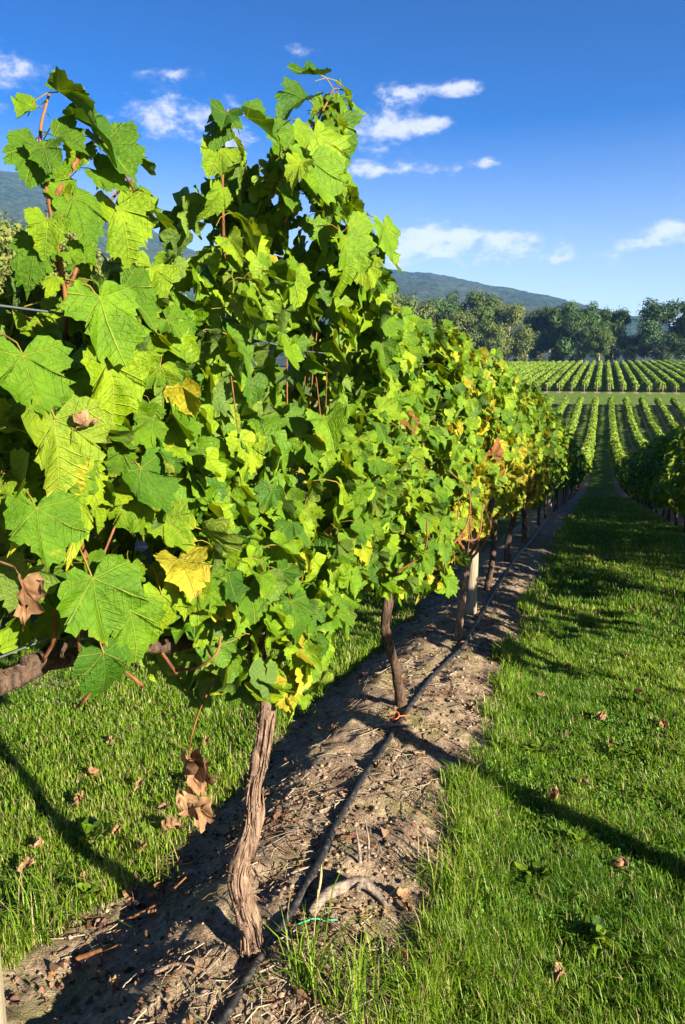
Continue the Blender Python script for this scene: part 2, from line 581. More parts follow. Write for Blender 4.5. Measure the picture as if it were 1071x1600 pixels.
gx = np.concatenate([-np.geomspace(4500, 60, 24), axis([(-60, -9, 3), (-9, -3.2, .12), (-3.2, -1.75, .05), (-1.75, -.3, .0175), (-.3, 1.6, .05), (1.6, 6, .15), (6, 60, 3)]), np.geomspace(60, 4500, 24)])
gy = np.concatenate([-np.geomspace(4500, 12, 20), axis([(-12, .6, .3), (.6, 1.4, .04), (1.4, 4.5, .02), (4.5, 9, .045), (9, 25, .15), (25, 60, 1), (60, 360, 3)]), np.geomspace(360, 4500, 24)])
GX, GY = np.meshgrid(gx, gy)
GZ = gz(GX, GY)
V = np.stack([GX, GY, GZ], -1).reshape(-1, 3)
nx, ny = len(gx), len(gy)
ii = (np.arange(ny - 1)[:, None] * nx + np.arange(nx - 1)[None, :]).ravel()
Q = np.stack([ii, ii + 1, ii + nx + 1, ii + nx], 1)
colg = np.zeros((len(V), 4)); colg[:, 3] = 1
nearw = 1 - sstep(V[:, 1], 9, 14)
inrow = (V[:, 0] > -2.4) & (V[:, 0] < .4)
colg[:, 0] = soil_mask(V[:, 0], V[:, 1]) * nearw
# no strips off the vineyard, on the cross track, nor where the near strip is laid by hand
off = np.maximum.reduce([sstep(V[:, 1], 336, 340), sstep(-V[:, 1], 4, 6), sstep(np.abs(V[:, 0]), 58, 62),
                         sstep(V[:, 1], 153, 154.5) * (1 - sstep(V[:, 1], 176, 177.5)), np.where(inrow, nearw, 0)])
colg[:, 1] = off
ground = link('ground', make_mesh('ground', V, Q, MAT['ground'], colg, smooth=True))
tag(ground, kind='structure')

# ---- forested hills
azs = np.radians(np.linspace(-75, 40, 460))
CR = np.array([(-75, 9), (-60, 11.5), (-50, 13.3), (-43, 13.15), (-40.4, 12.75), (-37.5, 12.25), (-34, 10.6), (-30, 8.8), (-25, 7.6), (-20, 7.75), (-17.5, 7.8), (-15.7, 7.55), (-14.2, 7.35),
               (-12.6, 7.25), (-10.4, 6.75), (-8.5, 6.3), (-5, 5.65), (-2.1, 4.9), (.5, 4.0), (2.2, 3.6), (5, 2.9), (15, 2.0), (40, 1.5)])
el_c = np.interp(np.degrees(azs), CR[:, 0], CR[:, 1])
rs = np.concatenate([np.linspace(900, 2750, 60), np.linspace(2780, 3100, 12), np.linspace(3150, 4200, 12)])
AZ, RR = np.meshgrid(azs, rs)
EL = np.tile(el_c, (len(rs), 1))
R0 = 2900.0
prof = np.where(RR < R0, sstep(RR, 850, R0 + 250) / sstep(R0, 850, R0 + 250), 1 - .5 * sstep(RR, R0, 4200))
hx, hyy = RR * np.sin(AZ), RR * np.cos(AZ)
ridge = fbm(hx / 420, hyy / 420, seed=61, oct=4)
hz = 1.9 + (R0 * np.tan(np.radians(EL))) * prof + 45 * ridge * np.clip(prof * (1.15 - prof) * 3, 0, 1) + 7 * fbm(hx / 22, hyy / 22, seed=66, oct=2) * sstep(RR, 1200, 2000)
hz = np.where(RR < 1000, hz - 8 - (1000 - RR) * .1, hz)
HV = np.stack([hx, hyy, hz], -1).reshape(-1, 3)
nx, ny = len(azs), len(rs)
ii = (np.arange(ny - 1)[:, None] * nx + np.arange(nx - 1)[None, :]).ravel()
hills = link('hills', make_mesh('hills', HV, np.stack([ii, ii + 1, ii + nx + 1, ii + nx], 1), MAT['hill_forest'], smooth=True))
tag(hills, kind='structure')

# ---- haze in the valley air
t = new_mat('haze')
pv = t.n('ShaderNodeVolumePrincipled')
pv.inputs['Color'].default_value = (.20, .44, 1.0, 1)
pv.inputs['Density'].default_value = .9e-4
o = t.n('ShaderNodeOutputMaterial'); t.put(o.inputs['Volume'], pv.outputs[0])
zlo, zhi = float(min(GZ.min(), -8)) - 1.0, float(hz.max()) + 12
b = 4650.0
HB = np.array([(x, y, z) for z in (zlo, zhi) for y in (-b, b) for x in (-b, b)])
hf = np.array([(0, 2, 3, 1), (4, 5, 7, 6), (0, 1, 5, 4), (2, 6, 7, 3), (0, 4, 6, 2), (1, 3, 7, 5)])
tag(link('haze', make_mesh('haze', HB, hf, MAT['haze'])), kind='stuff')

# ------------------------------------------------------------------ vine leaf shapes
HALF = [(.10, -.15), (.16, -.20), (.22, -.265), (.29, -.235), (.35, -.23), (.39, -.15), (.47, -.14), (.49, -.05), (.57, .01), (.555, .10), (.61, .17), (.545, .225), (.53, .30),
        (.46, .31), (.40, .345), (.44, .395), (.455, .46), (.52, .51), (.455, .56), (.44, .645), (.36, .635), (.30, .675), (.255, .655), (.27, .72), (.225, .795), (.16, .81), (.13, .90), (.065, .92)]


def outline(step, jit, r):
    h = HALF[::step]
    pts = [(0, -.02)] + h + [(0, 1.0)] + [(-x, y) for x, y in reversed(h)]
    P = np.array(pts, float)
    if step == 1:
        for g_, lo_ in ((((13, 14, 15)), .90), (((21, 22, 23)), .94)):
            f_ = r.uniform(lo_, 1.17)
            for q_ in g_:
                P[1 + q_] *= f_; P[-1 - q_] *= f_ * r.uniform(.94, 1.06)
    P[:, 0] *= r.uniform(.86, 1.12)
    return P * (1 + r.normal(0, jit, (len(P), 1)))


def leaf_shape(step, ring, seed, stalk=True):
    r = np.random.default_rng(seed)
    O = outline(step, .04, r)
    n = len(O)
    c = np.array([[0, .0]])
    rings = [O * .34, O * .69, O] if ring else [O]
    XY = np.vstack([c] + rings)
    fold, droop, cup, wav = r.uniform(-.20, .60), r.uniform(-.15, .70), r.uniform(-.45, .35), r.uniform(.06, .19)
    ph, tw = r.uniform(0, 6.3), r.uniform(-.35, .35)
    rr = np.hypot(XY[:, 0], XY[:, 1]); th = np.arctan2(XY[:, 0], XY[:, 1])
    Z = fold * np.abs(XY[:, 0]) - droop * np.clip(XY[:, 1], 0, 2) ** 2 + cup * XY[:, 0] ** 2 * 1.6 + wav * np.sin(5 * th + ph) * rr ** 1.3 + r.uniform(-.35, .25) * rr ** 3 + tw * XY[:, 0] * XY[:, 1] + wav * .5 * np.sin(11 * th + 2 * ph) * rr ** 2
    Z = Z + .055 * vnoise(XY[:, 0] * 5.5 + seed, XY[:, 1] * 5.5, 0.3, seed) + .028 * vnoise(XY[:, 0] * 12 + seed, XY[:, 1] * 12, 0.3, seed + 1)
    V = np.column_stack([XY[:, 0], XY[:, 1], Z])
    uv = XY.copy()
    j = np.arange(n); k = (j + 1) % n
    F3 = [np.stack([np.zeros(n, int), 1 + j, 1 + k], 1)]
    F4 = []
    if ring:
        F4 = [np.concatenate([np.stack([1 + a_ * n + j, 1 + (a_ + 1) * n + j, 1 + (a_ + 1) * n + k, 1 + a_ * n + k], 1) for a_ in (0, 1)])]
    if stalk:
        path = resample([(0, 0, 0), (0, -.22, -.08), (r.uniform(-.15, .15), -.45, -.30), (r.uniform(-.2, .2), -.55, -.62)], 4)
        TV, TF = tube(path, [.018, .014], 3, cap=False)
        F4.append(TF[0] + len(V))
        V = np.vstack([V, TV]); uv = np.vstack([uv, np.full((len(TV), 2), 4.0)])
    return V, [np.concatenate(F3)] + ([np.concatenate(F4)] if F4 else []), uv


HERO = []
for k in range(22):
    V, Fl, uv = leaf_shape(1, True, 100 + k)
    HERO.append(make_mesh('vine_leaf', V, Fl, MAT['vine_leaf_single'], uv=uv, smooth=True))
MID = [leaf_shape(2, False, 200 + k, False) for k in range(10)]
LOW = [leaf_shape(4, False, 300 + k, False) for k in range(8)]


def frames(n, tip):
    n = n / (np.linalg.norm(n, axis=1)[:, None] + 1e-9)
    y = tip - (tip * n).sum(1)[:, None] * n
    y /= np.linalg.norm(y, axis=1)[:, None] + 1e-9
    x = np.cross(y, n)
    return np.stack([x, y, n], -1)          # columns


def mass_mesh(name, pos, fr, size, col, shapes, mat, off=(0, 0, 0)):
    acc = Acc()
    pick = rng.integers(0, len(shapes), len(pos))
    for k, (SV, SF, SU) in enumerate(shapes):
        I = np.where(pick == k)[0]
        if not len(I):
            continue
        W = np.einsum('nij,vj->nvi', fr[I] * size[I][:, None, None], SV) + pos[I][:, None, :]
        nv = len(SV)
        offs = (np.arange(len(I)) * nv)[:, None, None]
        acc.add(W.reshape(-1, 3), [(f[None] + offs).reshape(-1, f.shape[1]) for f in SF],
                np.repeat(col[I], nv, 0), np.tile(SU, (len(I), 1)))
    return acc.mesh(name, mat, smooth=True, off=off)


# ------------------------------------------------------------------ near row: canopy shape
TOPS = np.array([(-1.5, 2.0), (0, 1.9), (.8, 1.84), (1.0, 1.88), (1.12, 1.96), (1.22, 2.08), (1.3, 2.14), (1.42, 2.12), (1.5, 2.02), (1.6, 2.0), (1.70, 2.12), (1.80, 2.38), (1.95, 2.52), (2.2, 2.58), (2.45, 2.60), (2.62, 2.55), (2.8, 2.42), (2.95, 2.33),
                 (3.1, 2.22), (3.4, 2.16), (3.8, 2.18), (4.1, 2.20), (4.6, 2.20), (5.2, 2.12), (6.1, 2.06), (7.2, 1.95), (8.2, 1.88), (9.5, 1.78), (11.4, 1.66), (13, 1.48)])
BOTS = np.array([(-1.5, 1.2), (.8, 1.46), (1.08, 1.40), (1.3, 1.38), (1.48, 1.26), (1.6, 1.12), (1.8, .94), (2.0, .86), (2.2, 1.04), (2.5, 1.08), (2.9, 1.08), (3.3, .90), (3.8, .76), (4.3, .80), (4.9, .80), (6, .72), (7.5, .56), (9, .34), (11, .08), (13, -.16)])


def top_z(Y):
    return np.where(Y < 12.5, np.interp(Y, TOPS[:, 0], TOPS[:, 1]), _pchip(Y) + 2.22) + .06 * vnoise(Y * 4, 1.1, seed=3)


def bot_z(Y):
    return np.where(Y < 12.5, np.interp(Y, BOTS[:, 0], BOTS[:, 1]), _pchip(Y) + .68) + .08 * vnoise(Y * 5, 5.1, seed=4)


def leaf_colors(n, yellow, r=rng):
    """base rgb plus age in alpha"""
    a = r.random(n)
    deep, mid, lime = np.array((.026, .085, .003)), np.array((.082, .172, .003)), np.array((.165, .25, .005))
    u = np.clip(r.normal(.5, .27, n), 0, 1)[:, None]
    c = np.where(u < .5, deep + (mid - deep) * u * 2, mid + (lime - mid) * (u * 2 - 1))
    isy = a < yellow
    yl = np.where(r.random((n, 1)) < .5, np.array((.24, .27, .010)), np.array((.34, .26, .012))) * r.uniform(.75, 1.15, (n, 1))
    c = np.where(isy[:, None], yl * .7 + c * .3, c)
    age = np.where(isy, r.uniform(.3, .85, n), r.uniform(0, .42, n) + yellow * .35)
    brown = a > 1 - .0015 - yellow * .05
    c = np.where(brown[:, None], np.array((.21, .085, .03)) * r.uniform(.6, 1.2, (n, 1)), c)
    return np.column_stack([c, age])


def canopy(Y0, Y1, per_m, X0=ROW_X, tz=top_z, bz=bot_z, half=.25, fy=None, size=(.118, .024), seed=1, face=.52, back=.28):
    """leaf positions, frames, sizes, colours, outer-face flag"""
    r = np.random.default_rng(seed)
    n = int((Y1 - Y0) * per_m)
    Y = r.uniform(Y0, Y1, n)
    T, Bt = tz(Y), bz(Y)
    v = r.beta(1.08, 1.0, n)
    z = Bt + (T - Bt) * v
    u = r.random(n)
    side = np.where(u < face, 1.0, np.where(u < face + back, -1.0, 0.0))
    bulge = .13 * fbm(Y * 1.5, z * 1.7, 2.0 + side * 3, seed=41, oct=3)
    taper = np.clip(1.12 - .62 * v ** 2.2, .3, 2) * np.clip(.55 + v * 3.2, .55, 1)
    wid = half * taper * np.where(Y < 1.9, .62 + .38 * sstep(Y, .9, 1.8), 1.0) + bulge * np.where(Y < 1.4, .6, 1.0)
    inner = np.where(side == 0, r.uniform(-.85, .85, n), side * (1.06 - np.abs(r.normal(0, .30, n))))
    X = X0 + wid * inner + r.normal(0, .02, n)
    # clumps: thin the leaves where the noise is low, so dark hollows open up
    keep = fbm(Y * 2.6, z * 2.6, side * 5 + 7, seed=44, oct=3) * 1.7 + r.uniform(-.42, .5, n) > np.where(side > 0, -.10, -.6)
    nz = r.normal(.42, .45, n)
    nrm = np.column_stack([np.where(side == 0, r.choice([-1, 1], n), side) * r.uniform(.15, 1.1, n), r.normal(-.15, .58, n), nz + .55 * np.clip(v - .75, 0, 1) * 2])
    tip = np.column_stack([nrm[:, 0] * .45 + r.normal(0, .40, n), r.normal(0, .65, n), -1.0 + r.normal(0, .40, n)])
    sz = np.clip(r.normal(size[0], size[1], n), size[0] * .5, size[0] * 1.6)
    yl = fy(Y, z) if fy is not None else np.full(n, .04)
    cols = leaf_colors(n, yl, r)
    k = keep
    return (np.column_stack([X, Y, z])[k], frames(nrm[k], tip[k]), sz[k], cols[k], side[k])


def yellowing(Y, z):
    low = 1 - sstep(z - np.interp(Y, BOTS[:, 0], BOTS[:, 1]), .25, 1.0)
    far = sstep(Y, 3.2, 5.5)
    return .012 + .03 * low + (.62 * low * far) + .09 * far


# ------------------------------------------------------------------ grapevines of the near row
SP = 1.87
VINE_Y = [.08, 1.95, 3.93, 5.60, 7.49, 9.36, 11.23]
TRUNKS = [
    [(ROW_X, .08, -.05), (-1.03, .12, .5), (-.98, .1, 1.0), (-1.0, .15, 1.32)],
    [(-1.0, 1.955, -.10), (-.995, 1.953, 0), (-1.0, 1.94, .10), (-1.012, 1.915, .20), (-1.02, 1.905, .31), (-1.0, 1.925, .40), (-.985, 1.955, .48), (-.995, 1.985, .56), (-.985, 2.01, .66), (-.978, 2.04, .76), (-.985, 2.06, .86), (-1.02, 2.08, .98), (-1.02, 2.05, 1.08)],
    [(-1.0, 3.95, -.12), (-1.0, 3.94, -.02), (-1.0, 3.79, .27), (-1.02, 3.64, .55), (-1.0, 3.60, .68), (-1.0, 3.68, .86), (-1.0, 3.72, 1.0)],
    [(-.97, 5.50, -.25), (-.95, 5.48, -.12), (-.93, 5.60, .25), (-.92, 5.72, .48), (-.95, 5.95, .68), (-1.0, 6.0, .85)],
    [(-1.0, 7.48, -.45), (-1.0, 7.50, -.28), (-.98, 7.62, -.08), (-1.02, 8.0, .10), (-1.0, 7.80, .34), (-1.0, 7.70, .62)],
    [(-1.0, 9.35, -.6), (-1.02, 9.4, -.2), (-.97, 9.5, .1), (-1.0, 9.4, .45)],
    [(-1.0, 11.2, -.9), (-.98, 11.3, -.4), (-1.03, 11.2, 0), (-1.0, 11.25, .25)]]
TR_R = [[.04, .03], [.060, .042, .034, .027, .029, .032, .028, .024, .026, .0215, .023, .021, .023, .020, .022, .027], [.036, .027, .025, .03], [.035, .026, .024, .026], [.045, .03, .027, .03], [.04, .028], [.04, .028]]
CORD = [1.36, 1.06, .98, .84, .66, .48, .28]
VLAB = ['big-leaved grapevine with bare old cordon, beside the wooden end post, its trunk out of view',
        'tallest grapevine, on a thick peeling bark trunk beside the black hose',
        'grapevine on a thin dark trunk, the next one behind the tallest vine',
        'yellowing grapevine whose reddish trunk leans just before the pale wooden post',
        'grapevine on a crooked dark trunk just beyond the pale wooden post',
        'second grapevine beyond the pale wooden post, its trunk in shade',
        'third grapevine beyond the pale wooden post, with a shaded trunk']
SZ = [(.071, .021), (.070, .018), (.074, .018), (.080, .018), (.09, .02), (.10, .02), (.10, .02)]
# shoots that stand up out of the canopy, traced through the air with a leaf at each joint
SHOOTS = {
    1: [[(-.93, 2.15, 2.35), (-.9, 2.25, 2.58), (-.9, 2.36, 2.70), (-.9, 2.45, 2.78), (-.9, 2.50, 2.83), (-.9, 2.60, 2.86)],
        [(-.98, 1.85, 2.2), (-.95, 1.80, 2.42), (-.92, 1.78, 2.55)]],
    0: [[(-.95, 1.16, 1.95), (-.92, 1.13, 2.05), (-.9, 1.085, 2.16), (-.9, 1.07, 2.28), (-.9, 1.10, 2.36)],
        [(-.9, 1.10, 2.20), (-.9, 1.16, 2.27), (-.9, 1.22, 2.32), (-.9, 1.28, 2.30), (-.9, 1.36, 2.23)],
        [(-1.0, 1.2, 2.0), (-.97, 1.3, 2.2), (-.93, 1.38, 2.3)]],
}
HAND = {   # leaves placed by eye on those shoots: position, tip, normal, length
    1: [((-.90, 2.37, 2.83), (-.5, -.5, .1), (.2, -.3, .9), .11), ((-.9, 2.60, 2.87), (.35, .45, -.75), (.75, .2, .5), .12), ((-.88, 2.47, 2.72), (.3, .3, -.9), (.8, -.25, .3), .13),
        ((-.9, 2.25, 2.72), (-.4, -.6, -.5), (.3, -.4, .8), .13), ((-.86, 2.40, 2.63), (.1, .1, -1), (.8, -.5, .2), .11), ((-.9, 2.16, 2.60), (-.2, -.5, -.7), (.6, -.5, .6), .14),
        ((-.8, 2.06, 2.56), (.2, .1, -1), (.8, -.5, .35), .16), ((-.92, 1.78, 2.53), (-.3, -.3, -.8), (.4, -.5, .7), .09), ((-.9, 1.85, 2.55), (.2, .4, -.6), (.6, -.1, .7), .10),
        ((-.86, 2.30, 2.50), (.2, .2, -1), (.9, -.3, .3), .14), ((-.78, 1.98, 2.47), (.2, -.1, -1), (.8, -.5, .4), .15), ((-.78, 2.3, 2.36), (.1, .2, -1), (.9, -.3, .3), .14),
        ((-.74, 2.55, 2.40), (.1, .2, -1), (.9, -.3, .3), .13), ((-.72, 2.1, 2.28), (.1, 0, -1), (.9, -.4, .3), .14), ((-.78, 2.72, 2.36), (.2, .4, -1), (.9, -.1, .4), .12)],
    0: [((-.9, 1.06, 2.27), (-.1, -.35, -.9), (.8, -.5, .3), .12), ((-.88, 1.10, 2.36), (.3, .5, -.5), (.3, -.1, .9), .11), ((-.88, 1.14, 2.33), (.4, .5, -.6), (.4, -.2, .8), .12),
        ((-.87, 1.2, 2.31), (.2, .3, -.8), (.7, -.4, .5), .12), ((-.9, 1.29, 2.33), (.2, .4, -.7), (.5, .1, .7), .11), ((-.9, 1.36, 2.25), (.3, .5, -.8), (.6, .2, .5), .12),
        ((-.88, 1.12, 2.20), (.1, .2, -1), (.5, -.3, .5), .12), ((-.88, 1.24, 2.21), (.2, .2, -1), (.8, -.4, .4), .14), ((-.92, 1.065, 2.12), (-.1, -.2, -1), (.6, -.5, .4), .10),
        # the largest leaves of the near end
        ((-.82, .965, 1.83), (.12, -.05, -1), (.9, -.35, .25), .13), ((-.84, .93, 1.69), (.1, -.2, -1), (.85, -.2, .45), .105), ((-.84, 1.12, 2.03), (.15, .1, -1), (.85, -.4, .4), .13),
        ((-.83, 1.12, 1.92), (.0, .1, -1), (.85, -.4, .4), .115), ((-.82, 1.03, 1.55), (.1, .1, -1), (.9, -.45, .1), .125), ((-.84, 1.22, 1.72), (.1, .25, -1), (.85, -.3, .4), .11),
        ((-.82, 1.24, 1.46), (.1, -.1, -1), (.9, -.4, .2), .11), ((-.83, 1.06, 1.40), (0, .1, -1), (.85, -.45, .1), .11), ((-.86, .95, 1.93), (.1, 0, -1), (.85, -.4, .4), .11),
        ((-.82, 1.13, 1.24 + .22), (.05, .05, -1), (.85, -.45, .2), .11)],
}


def add_leaf(root, base, p, fr, s, col, name='leaf'):
    o = bpy.data.objects.new(name, HERO[random.randrange(len(HERO))])
    M = np.eye(4)
    M[:3, :3] = fr * s
    M[:3, 3] = np.asarray(p) - base
    o.matrix_basis = Matrix(M.tolist())
    o.color = tuple(float(c) for c in col)
    o.parent = root
    COL.objects.link(o)
    return o


def cane_paths(Y0, k, r):
    a, b = (Y0 - .85, Y0 + .85) if k else (1.12, 1.32)
    ps = []
    for q in range(15 if k else 5):
        y = r.uniform(a, b)
        zc = np.interp(y, VINE_Y, CORD) if k else 1.42
        ztop = float(np.interp(y, TOPS[:, 0], TOPS[:, 1])) - (r.uniform(.2, .7) if k else r.uniform(.0, .15))
        ztop = max(ztop, zc + .3)
        bx = r.uniform(-.12, .20) if k else r.uniform(-.16, .02)
        m = (zc + ztop) / 2
        ps.append([(ROW_X + r.normal(0, .02), y, zc + .03), (ROW_X + bx * .8, y + r.normal(0, .08), zc + (m - zc) * .6), (ROW_X + bx, y + r.normal(0, .12 if k else .04), m), (ROW_X + bx * .7, y + r.normal(0, .16 if k else .05), ztop)])
    for q in range(0 if k < 2 else 6):        # arching and hanging laterals near the fruiting wire
        y = r.uniform(a, b)
        zc = np.interp(y, VINE_Y, CORD)
        ps.append([(ROW_X + .02, y, zc + .05), (ROW_X + .2, y + r.normal(0, .1), zc + .2), (ROW_X + .3, y + r.normal(0, .2), zc + .12), (ROW_X + .33, y + r.normal(0, .25), zc - .05)])
    return ps


vine_roots = []
for k, y0 in enumerate(VINE_Y):
    r = np.random.default_rng(500 + k)
    base = np.array([TRUNKS[k][0][0], TRUNKS[k][0][1], float(gz(TRUNKS[k][0][0], TRUNKS[k][0][1]))])
    root = empty('grapevine', base, VLAB[k], 'grapevine', 'grapevines of the sunlit row')
    vine_roots.append(root)
    # trunk and cordon
    TP = resample(TRUNKS[k], 90 if k == 1 else 40)
    TV, TF = tube(TP, TR_R[k], 30 if k == 1 else 14, bark=.24 if k == 1 else .15, seed=k)
    acc = Acc(); acc.add(TV, TF)
    if k == 1:          # strips of peeling bark
        for q in range(170):
            i = r.integers(2, len(TP) - 6); th = r.uniform(0, 6.28); ln = r.integers(4, 16)
            seg = TP[i:min(i + ln, len(TP))]
            if len(seg) < 3: continue
            d = np.array([math.cos(th), math.sin(th), 0])
            rad = np.interp(np.linspace(i, i + len(seg), len(seg)) / len(TP), np.linspace(0, 1, len(TR_R[1])), TR_R[1])
            pp = seg + d * (rad * 1.05 + .004)[:, None]
            pp[-1] += d * r.uniform(.0, .016); pp[0] += d * r.uniform(0, .012)
            sv, sf = tube(pp, [.0015, r.uniform(.003, .006), .001], 4, cap=True)
            acc.add(sv, sf)
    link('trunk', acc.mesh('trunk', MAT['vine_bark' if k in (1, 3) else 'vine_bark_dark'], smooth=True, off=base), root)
    hd = np.array(TRUNKS[k][-1]); ca = Acc()
    for sgn in (-1, 1):
        yn = y0 + sgn * (SP / 2 - .03)
        zc = 1.36 if yn < 1.2 else float(np.interp(yn, VINE_Y, CORD))
        pth = resample([hd - (0, 0, .05), hd + (0, sgn * .14, .03), (ROW_X + r.normal(0, .015), y0 + sgn * .5, hd[2] * .4 + zc * .6 + r.normal(0, .015)), (ROW_X, yn, zc)], 26)
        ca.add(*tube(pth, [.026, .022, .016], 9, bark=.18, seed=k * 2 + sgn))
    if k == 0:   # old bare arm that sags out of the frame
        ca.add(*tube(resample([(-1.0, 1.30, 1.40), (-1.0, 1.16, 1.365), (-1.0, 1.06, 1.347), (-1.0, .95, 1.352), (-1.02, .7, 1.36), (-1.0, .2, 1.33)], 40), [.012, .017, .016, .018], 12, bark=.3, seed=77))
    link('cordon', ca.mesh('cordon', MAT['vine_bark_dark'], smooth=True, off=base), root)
    # canes
    ca = Acc()
    for pth in cane_paths(y0, k, r):
        ca.add(*tube(resample(pth, 14), [.0045, .0035, .002], 6))
    for pth in SHOOTS.get(k, []):
        ca.add(*tube(resample(pth, 16), [.005, .0035, .002], 6))
    if k == 0:
        for pth in ([(-.98, 1.07, 1.36), (-.93, 1.05, 1.42), (-.9, 1.02, 1.5), (-.9, 1.0, 1.6)], [(-.95, 1.17, 1.35), (-.93, 1.17, 1.42), (-.92, 1.17, 1.5)],
                    [(-.95, .98, 1.92), (-.9, 1.02, 1.85), (-.88, 1.06, 1.78)], [(-1.0, 1.32, 1.75), (-.95, 1.22, 1.98), (-.92, 1.12, 2.08), (-.92, 1.08, 2.15)]):
            ca.add(*tube(resample(pth, 12), [.0042, .0032], 6))
    if k == 3:
        for pth in ([(-.93, 5.7, .42), (-.8, 5.78, .6), (-.78, 5.9, .75), (-.85, 6.1, .95)], [(-.92, 5.72, .48), (-.85, 5.65, .6), (-.8, 5.72, .75), (-.82, 5.7, .95)],
                    [(-.85, 5.8, .65), (-.75, 5.7, .85), (-.74, 5.75, 1.1)], [(-.95, 5.95, .68), (-.78, 6.2, .9), (-.75, 6.1, 1.2)]):
            ca.add(*tube(resample(pth, 14), [.013, .010, .006], 6))
    if k == 2:
        for pth in ([(-.95, 3.3, .98), (-.72, 3.45, 1.03), (-.62, 3.7, 1.12), (-.62, 3.8, 1.3), (-.72, 3.7, 1.42)], [(-.8, 3.0, 1.05), (-.68, 3.02, 1.15), (-.66, 2.98, 1.3)],
                    [(-.7, 3.9, 1.02), (-.62, 4.15, .98), (-.62, 4.3, 1.15)]):
            ca.add(*tube(resample(pth, 14), [.006, .005, .003], 6))
    link('cane', ca.mesh('cane', MAT['cane'], smooth=True, off=base), root)
    # leaves
    Ya, Yb = (-.5, 1.33) if k == 0 else (y0 - .68 if k == 1 else y0 - SP / 2, y0 + SP / 2)
    if k == 1: Ya = 1.33
    per = (1150, 1850, 1500, 1250, 800, 650, 650)[k]
    pos, fr, sz, col, side = canopy(Ya, Yb, per, fy=yellowing, size=SZ[k], seed=900 + k)
    if k == 0:      # thin top so that sky shows between the shoots
        drop = (pos[:, 2] > 2.0) & (pos[:, 1] < 1.12)
        vis = pos[:, 1] > -.3
        pos, fr, sz, col, side = [q[~drop & vis] for q in (pos, fr, sz, col, side)]
    for j, (p, tip, nrm, s) in enumerate(HAND.get(k, [])):
        f1 = frames(np.array([nrm], float), np.array([tip], float))[0]
        c = leaf_colors(1, .0, r)[0]
        if k == 0 and j == 9: c = np.array([.13, .20, .010, .50])
        if k == 0 and j in (10, 13): c = np.array([.06, .14, .004, .35])
        add_leaf(root, base, p, f1, s * (.72 if k == 0 and j < 9 else 1), c)
    if k == 0:
        col[:, :3] *= .9  # half shade at the near end, put into the leaf colour
        col[:, 3] += .10
    hand = len(HAND.get(k, []))
    for pth in SHOOTS.get(k, []):
        pp = resample(pth, 1 + int(np.linalg.norm(np.diff(np.array(pth), axis=0), axis=1).sum() / (.05 if k else .045)))
        for q, p in enumerate(pp[1:]):
            sg = 1 if q % 2 else -1
            tip = np.array([r.normal(.25, .35), sg * r.uniform(.2, .9), r.uniform(-1.1, -.3)])
            nrm = np.array([r.uniform(.1, .9), r.normal(-.3, .4), r.uniform(.1, .9)])
            tip /= np.linalg.norm(tip)
            add_leaf(root, base, p + tip * .035, frames(nrm[None], tip[None])[0], r.uniform(.055, .10) * (1 if k else .68), leaf_colors(1, 0, r)[0])
            hand += 1
    px, py, dd = proj(pos)
    inside = (px > -40) & (px < IMG_W + 40) & (py > -40) & (py < IMG_H) & (dd > .2)
    score = np.where(inside, 1, 0) * (np.where(side > 0, 2.0, np.where(side == 0, .6, .2)) + (pos[:, 0] - ROW_X) * 2.5 + sz * 8 + np.clip(pos[:, 2] - top_z(pos[:, 1]) + .2, 0, 1) * 4)
    order = np.argsort(-score)
    nh = 300 - hand - 8
    for i in order[:nh]:
        add_leaf(root, base, pos[i], fr[i], sz[i], col[i])
    rest = order[nh:]
    f = link('foliage', mass_mesh('foliage', pos[rest], fr[rest], sz[rest], col[rest], MID, MAT['vine_leaf_mass'], off=base), root)
    f['kind'] = 'stuff'

# dead leaves hanging in the canopy
def dry_leaf_mesh(seed):
    r = np.random.default_rng(seed)
    V, Fl, uv = leaf_shape(2, True, seed, True)
    n = len(V)
    a = V[:, 0] * r.uniform(2.4, 3.6)
    V2 = np.column_stack([np.sin(a) * .22, V[:, 1] * .9, (1 - np.cos(a)) * .22 + V[:, 2]])
    V2[:, 2] += .10 * np.sin(V[:, 1] * r.uniform(6, 10) + r.uniform(0, 6)) + .22 * V[:, 1] ** 2 * r.choice([-1, 1])
    V2 += .12 * np.column_stack([vnoise(V[:, 0] * 7, V[:, 1] * 7, seed + i, seed) for i in range(3)])
    return make_mesh('dry_leaf', V2, Fl, MAT['dry_leaf'], smooth=False)


t = new_mat('dry_leaf')
g = t.n('ShaderNodeNewGeometry'); oi = t.n('ShaderNodeObjectInfo')
n1 = t.noise(g.outputs['Position'], 45, 4, .6)
dc = t.mix(t.ss(n1, .3, .7), c4((.11, .062, .035)), c4((.34, .225, .125)))
dc = t.mix(t.m('MULTIPLY', oi.outputs['Random'], .5), dc, c4((.19, .085, .035)))
sh = principled(t, dc, .75, .2)
tr = t.n('ShaderNodeBsdfTranslucent'); t.put(tr.inputs[0], dc)
mx = t.n('ShaderNodeMixShader'); mx.inputs[0].default_value = .2
t.put(mx.inputs[1], sh); t.put(mx.inputs[2], tr.outputs[0])
out(t, mx.outputs[0])
DRY = [dry_leaf_mesh(700 + k) for k in range(6)]


def add_dry(root, p, tip, nrm, s):
    base = np.array(root.location)
    f1 = frames(np.array([nrm], float), np.array([tip], float))[0]
    o = bpy.data.objects.new('dry_leaf', DRY[random.randrange(6)])
    M = np.eye(4); M[:3, :3] = f1 * s; M[:3, 3] = np.asarray(p) - base
    o.matrix_basis = Matrix(M.tolist()); o.parent = root
    o['label'] = 'shrivelled brown leaf'
    COL.objects.link(o)


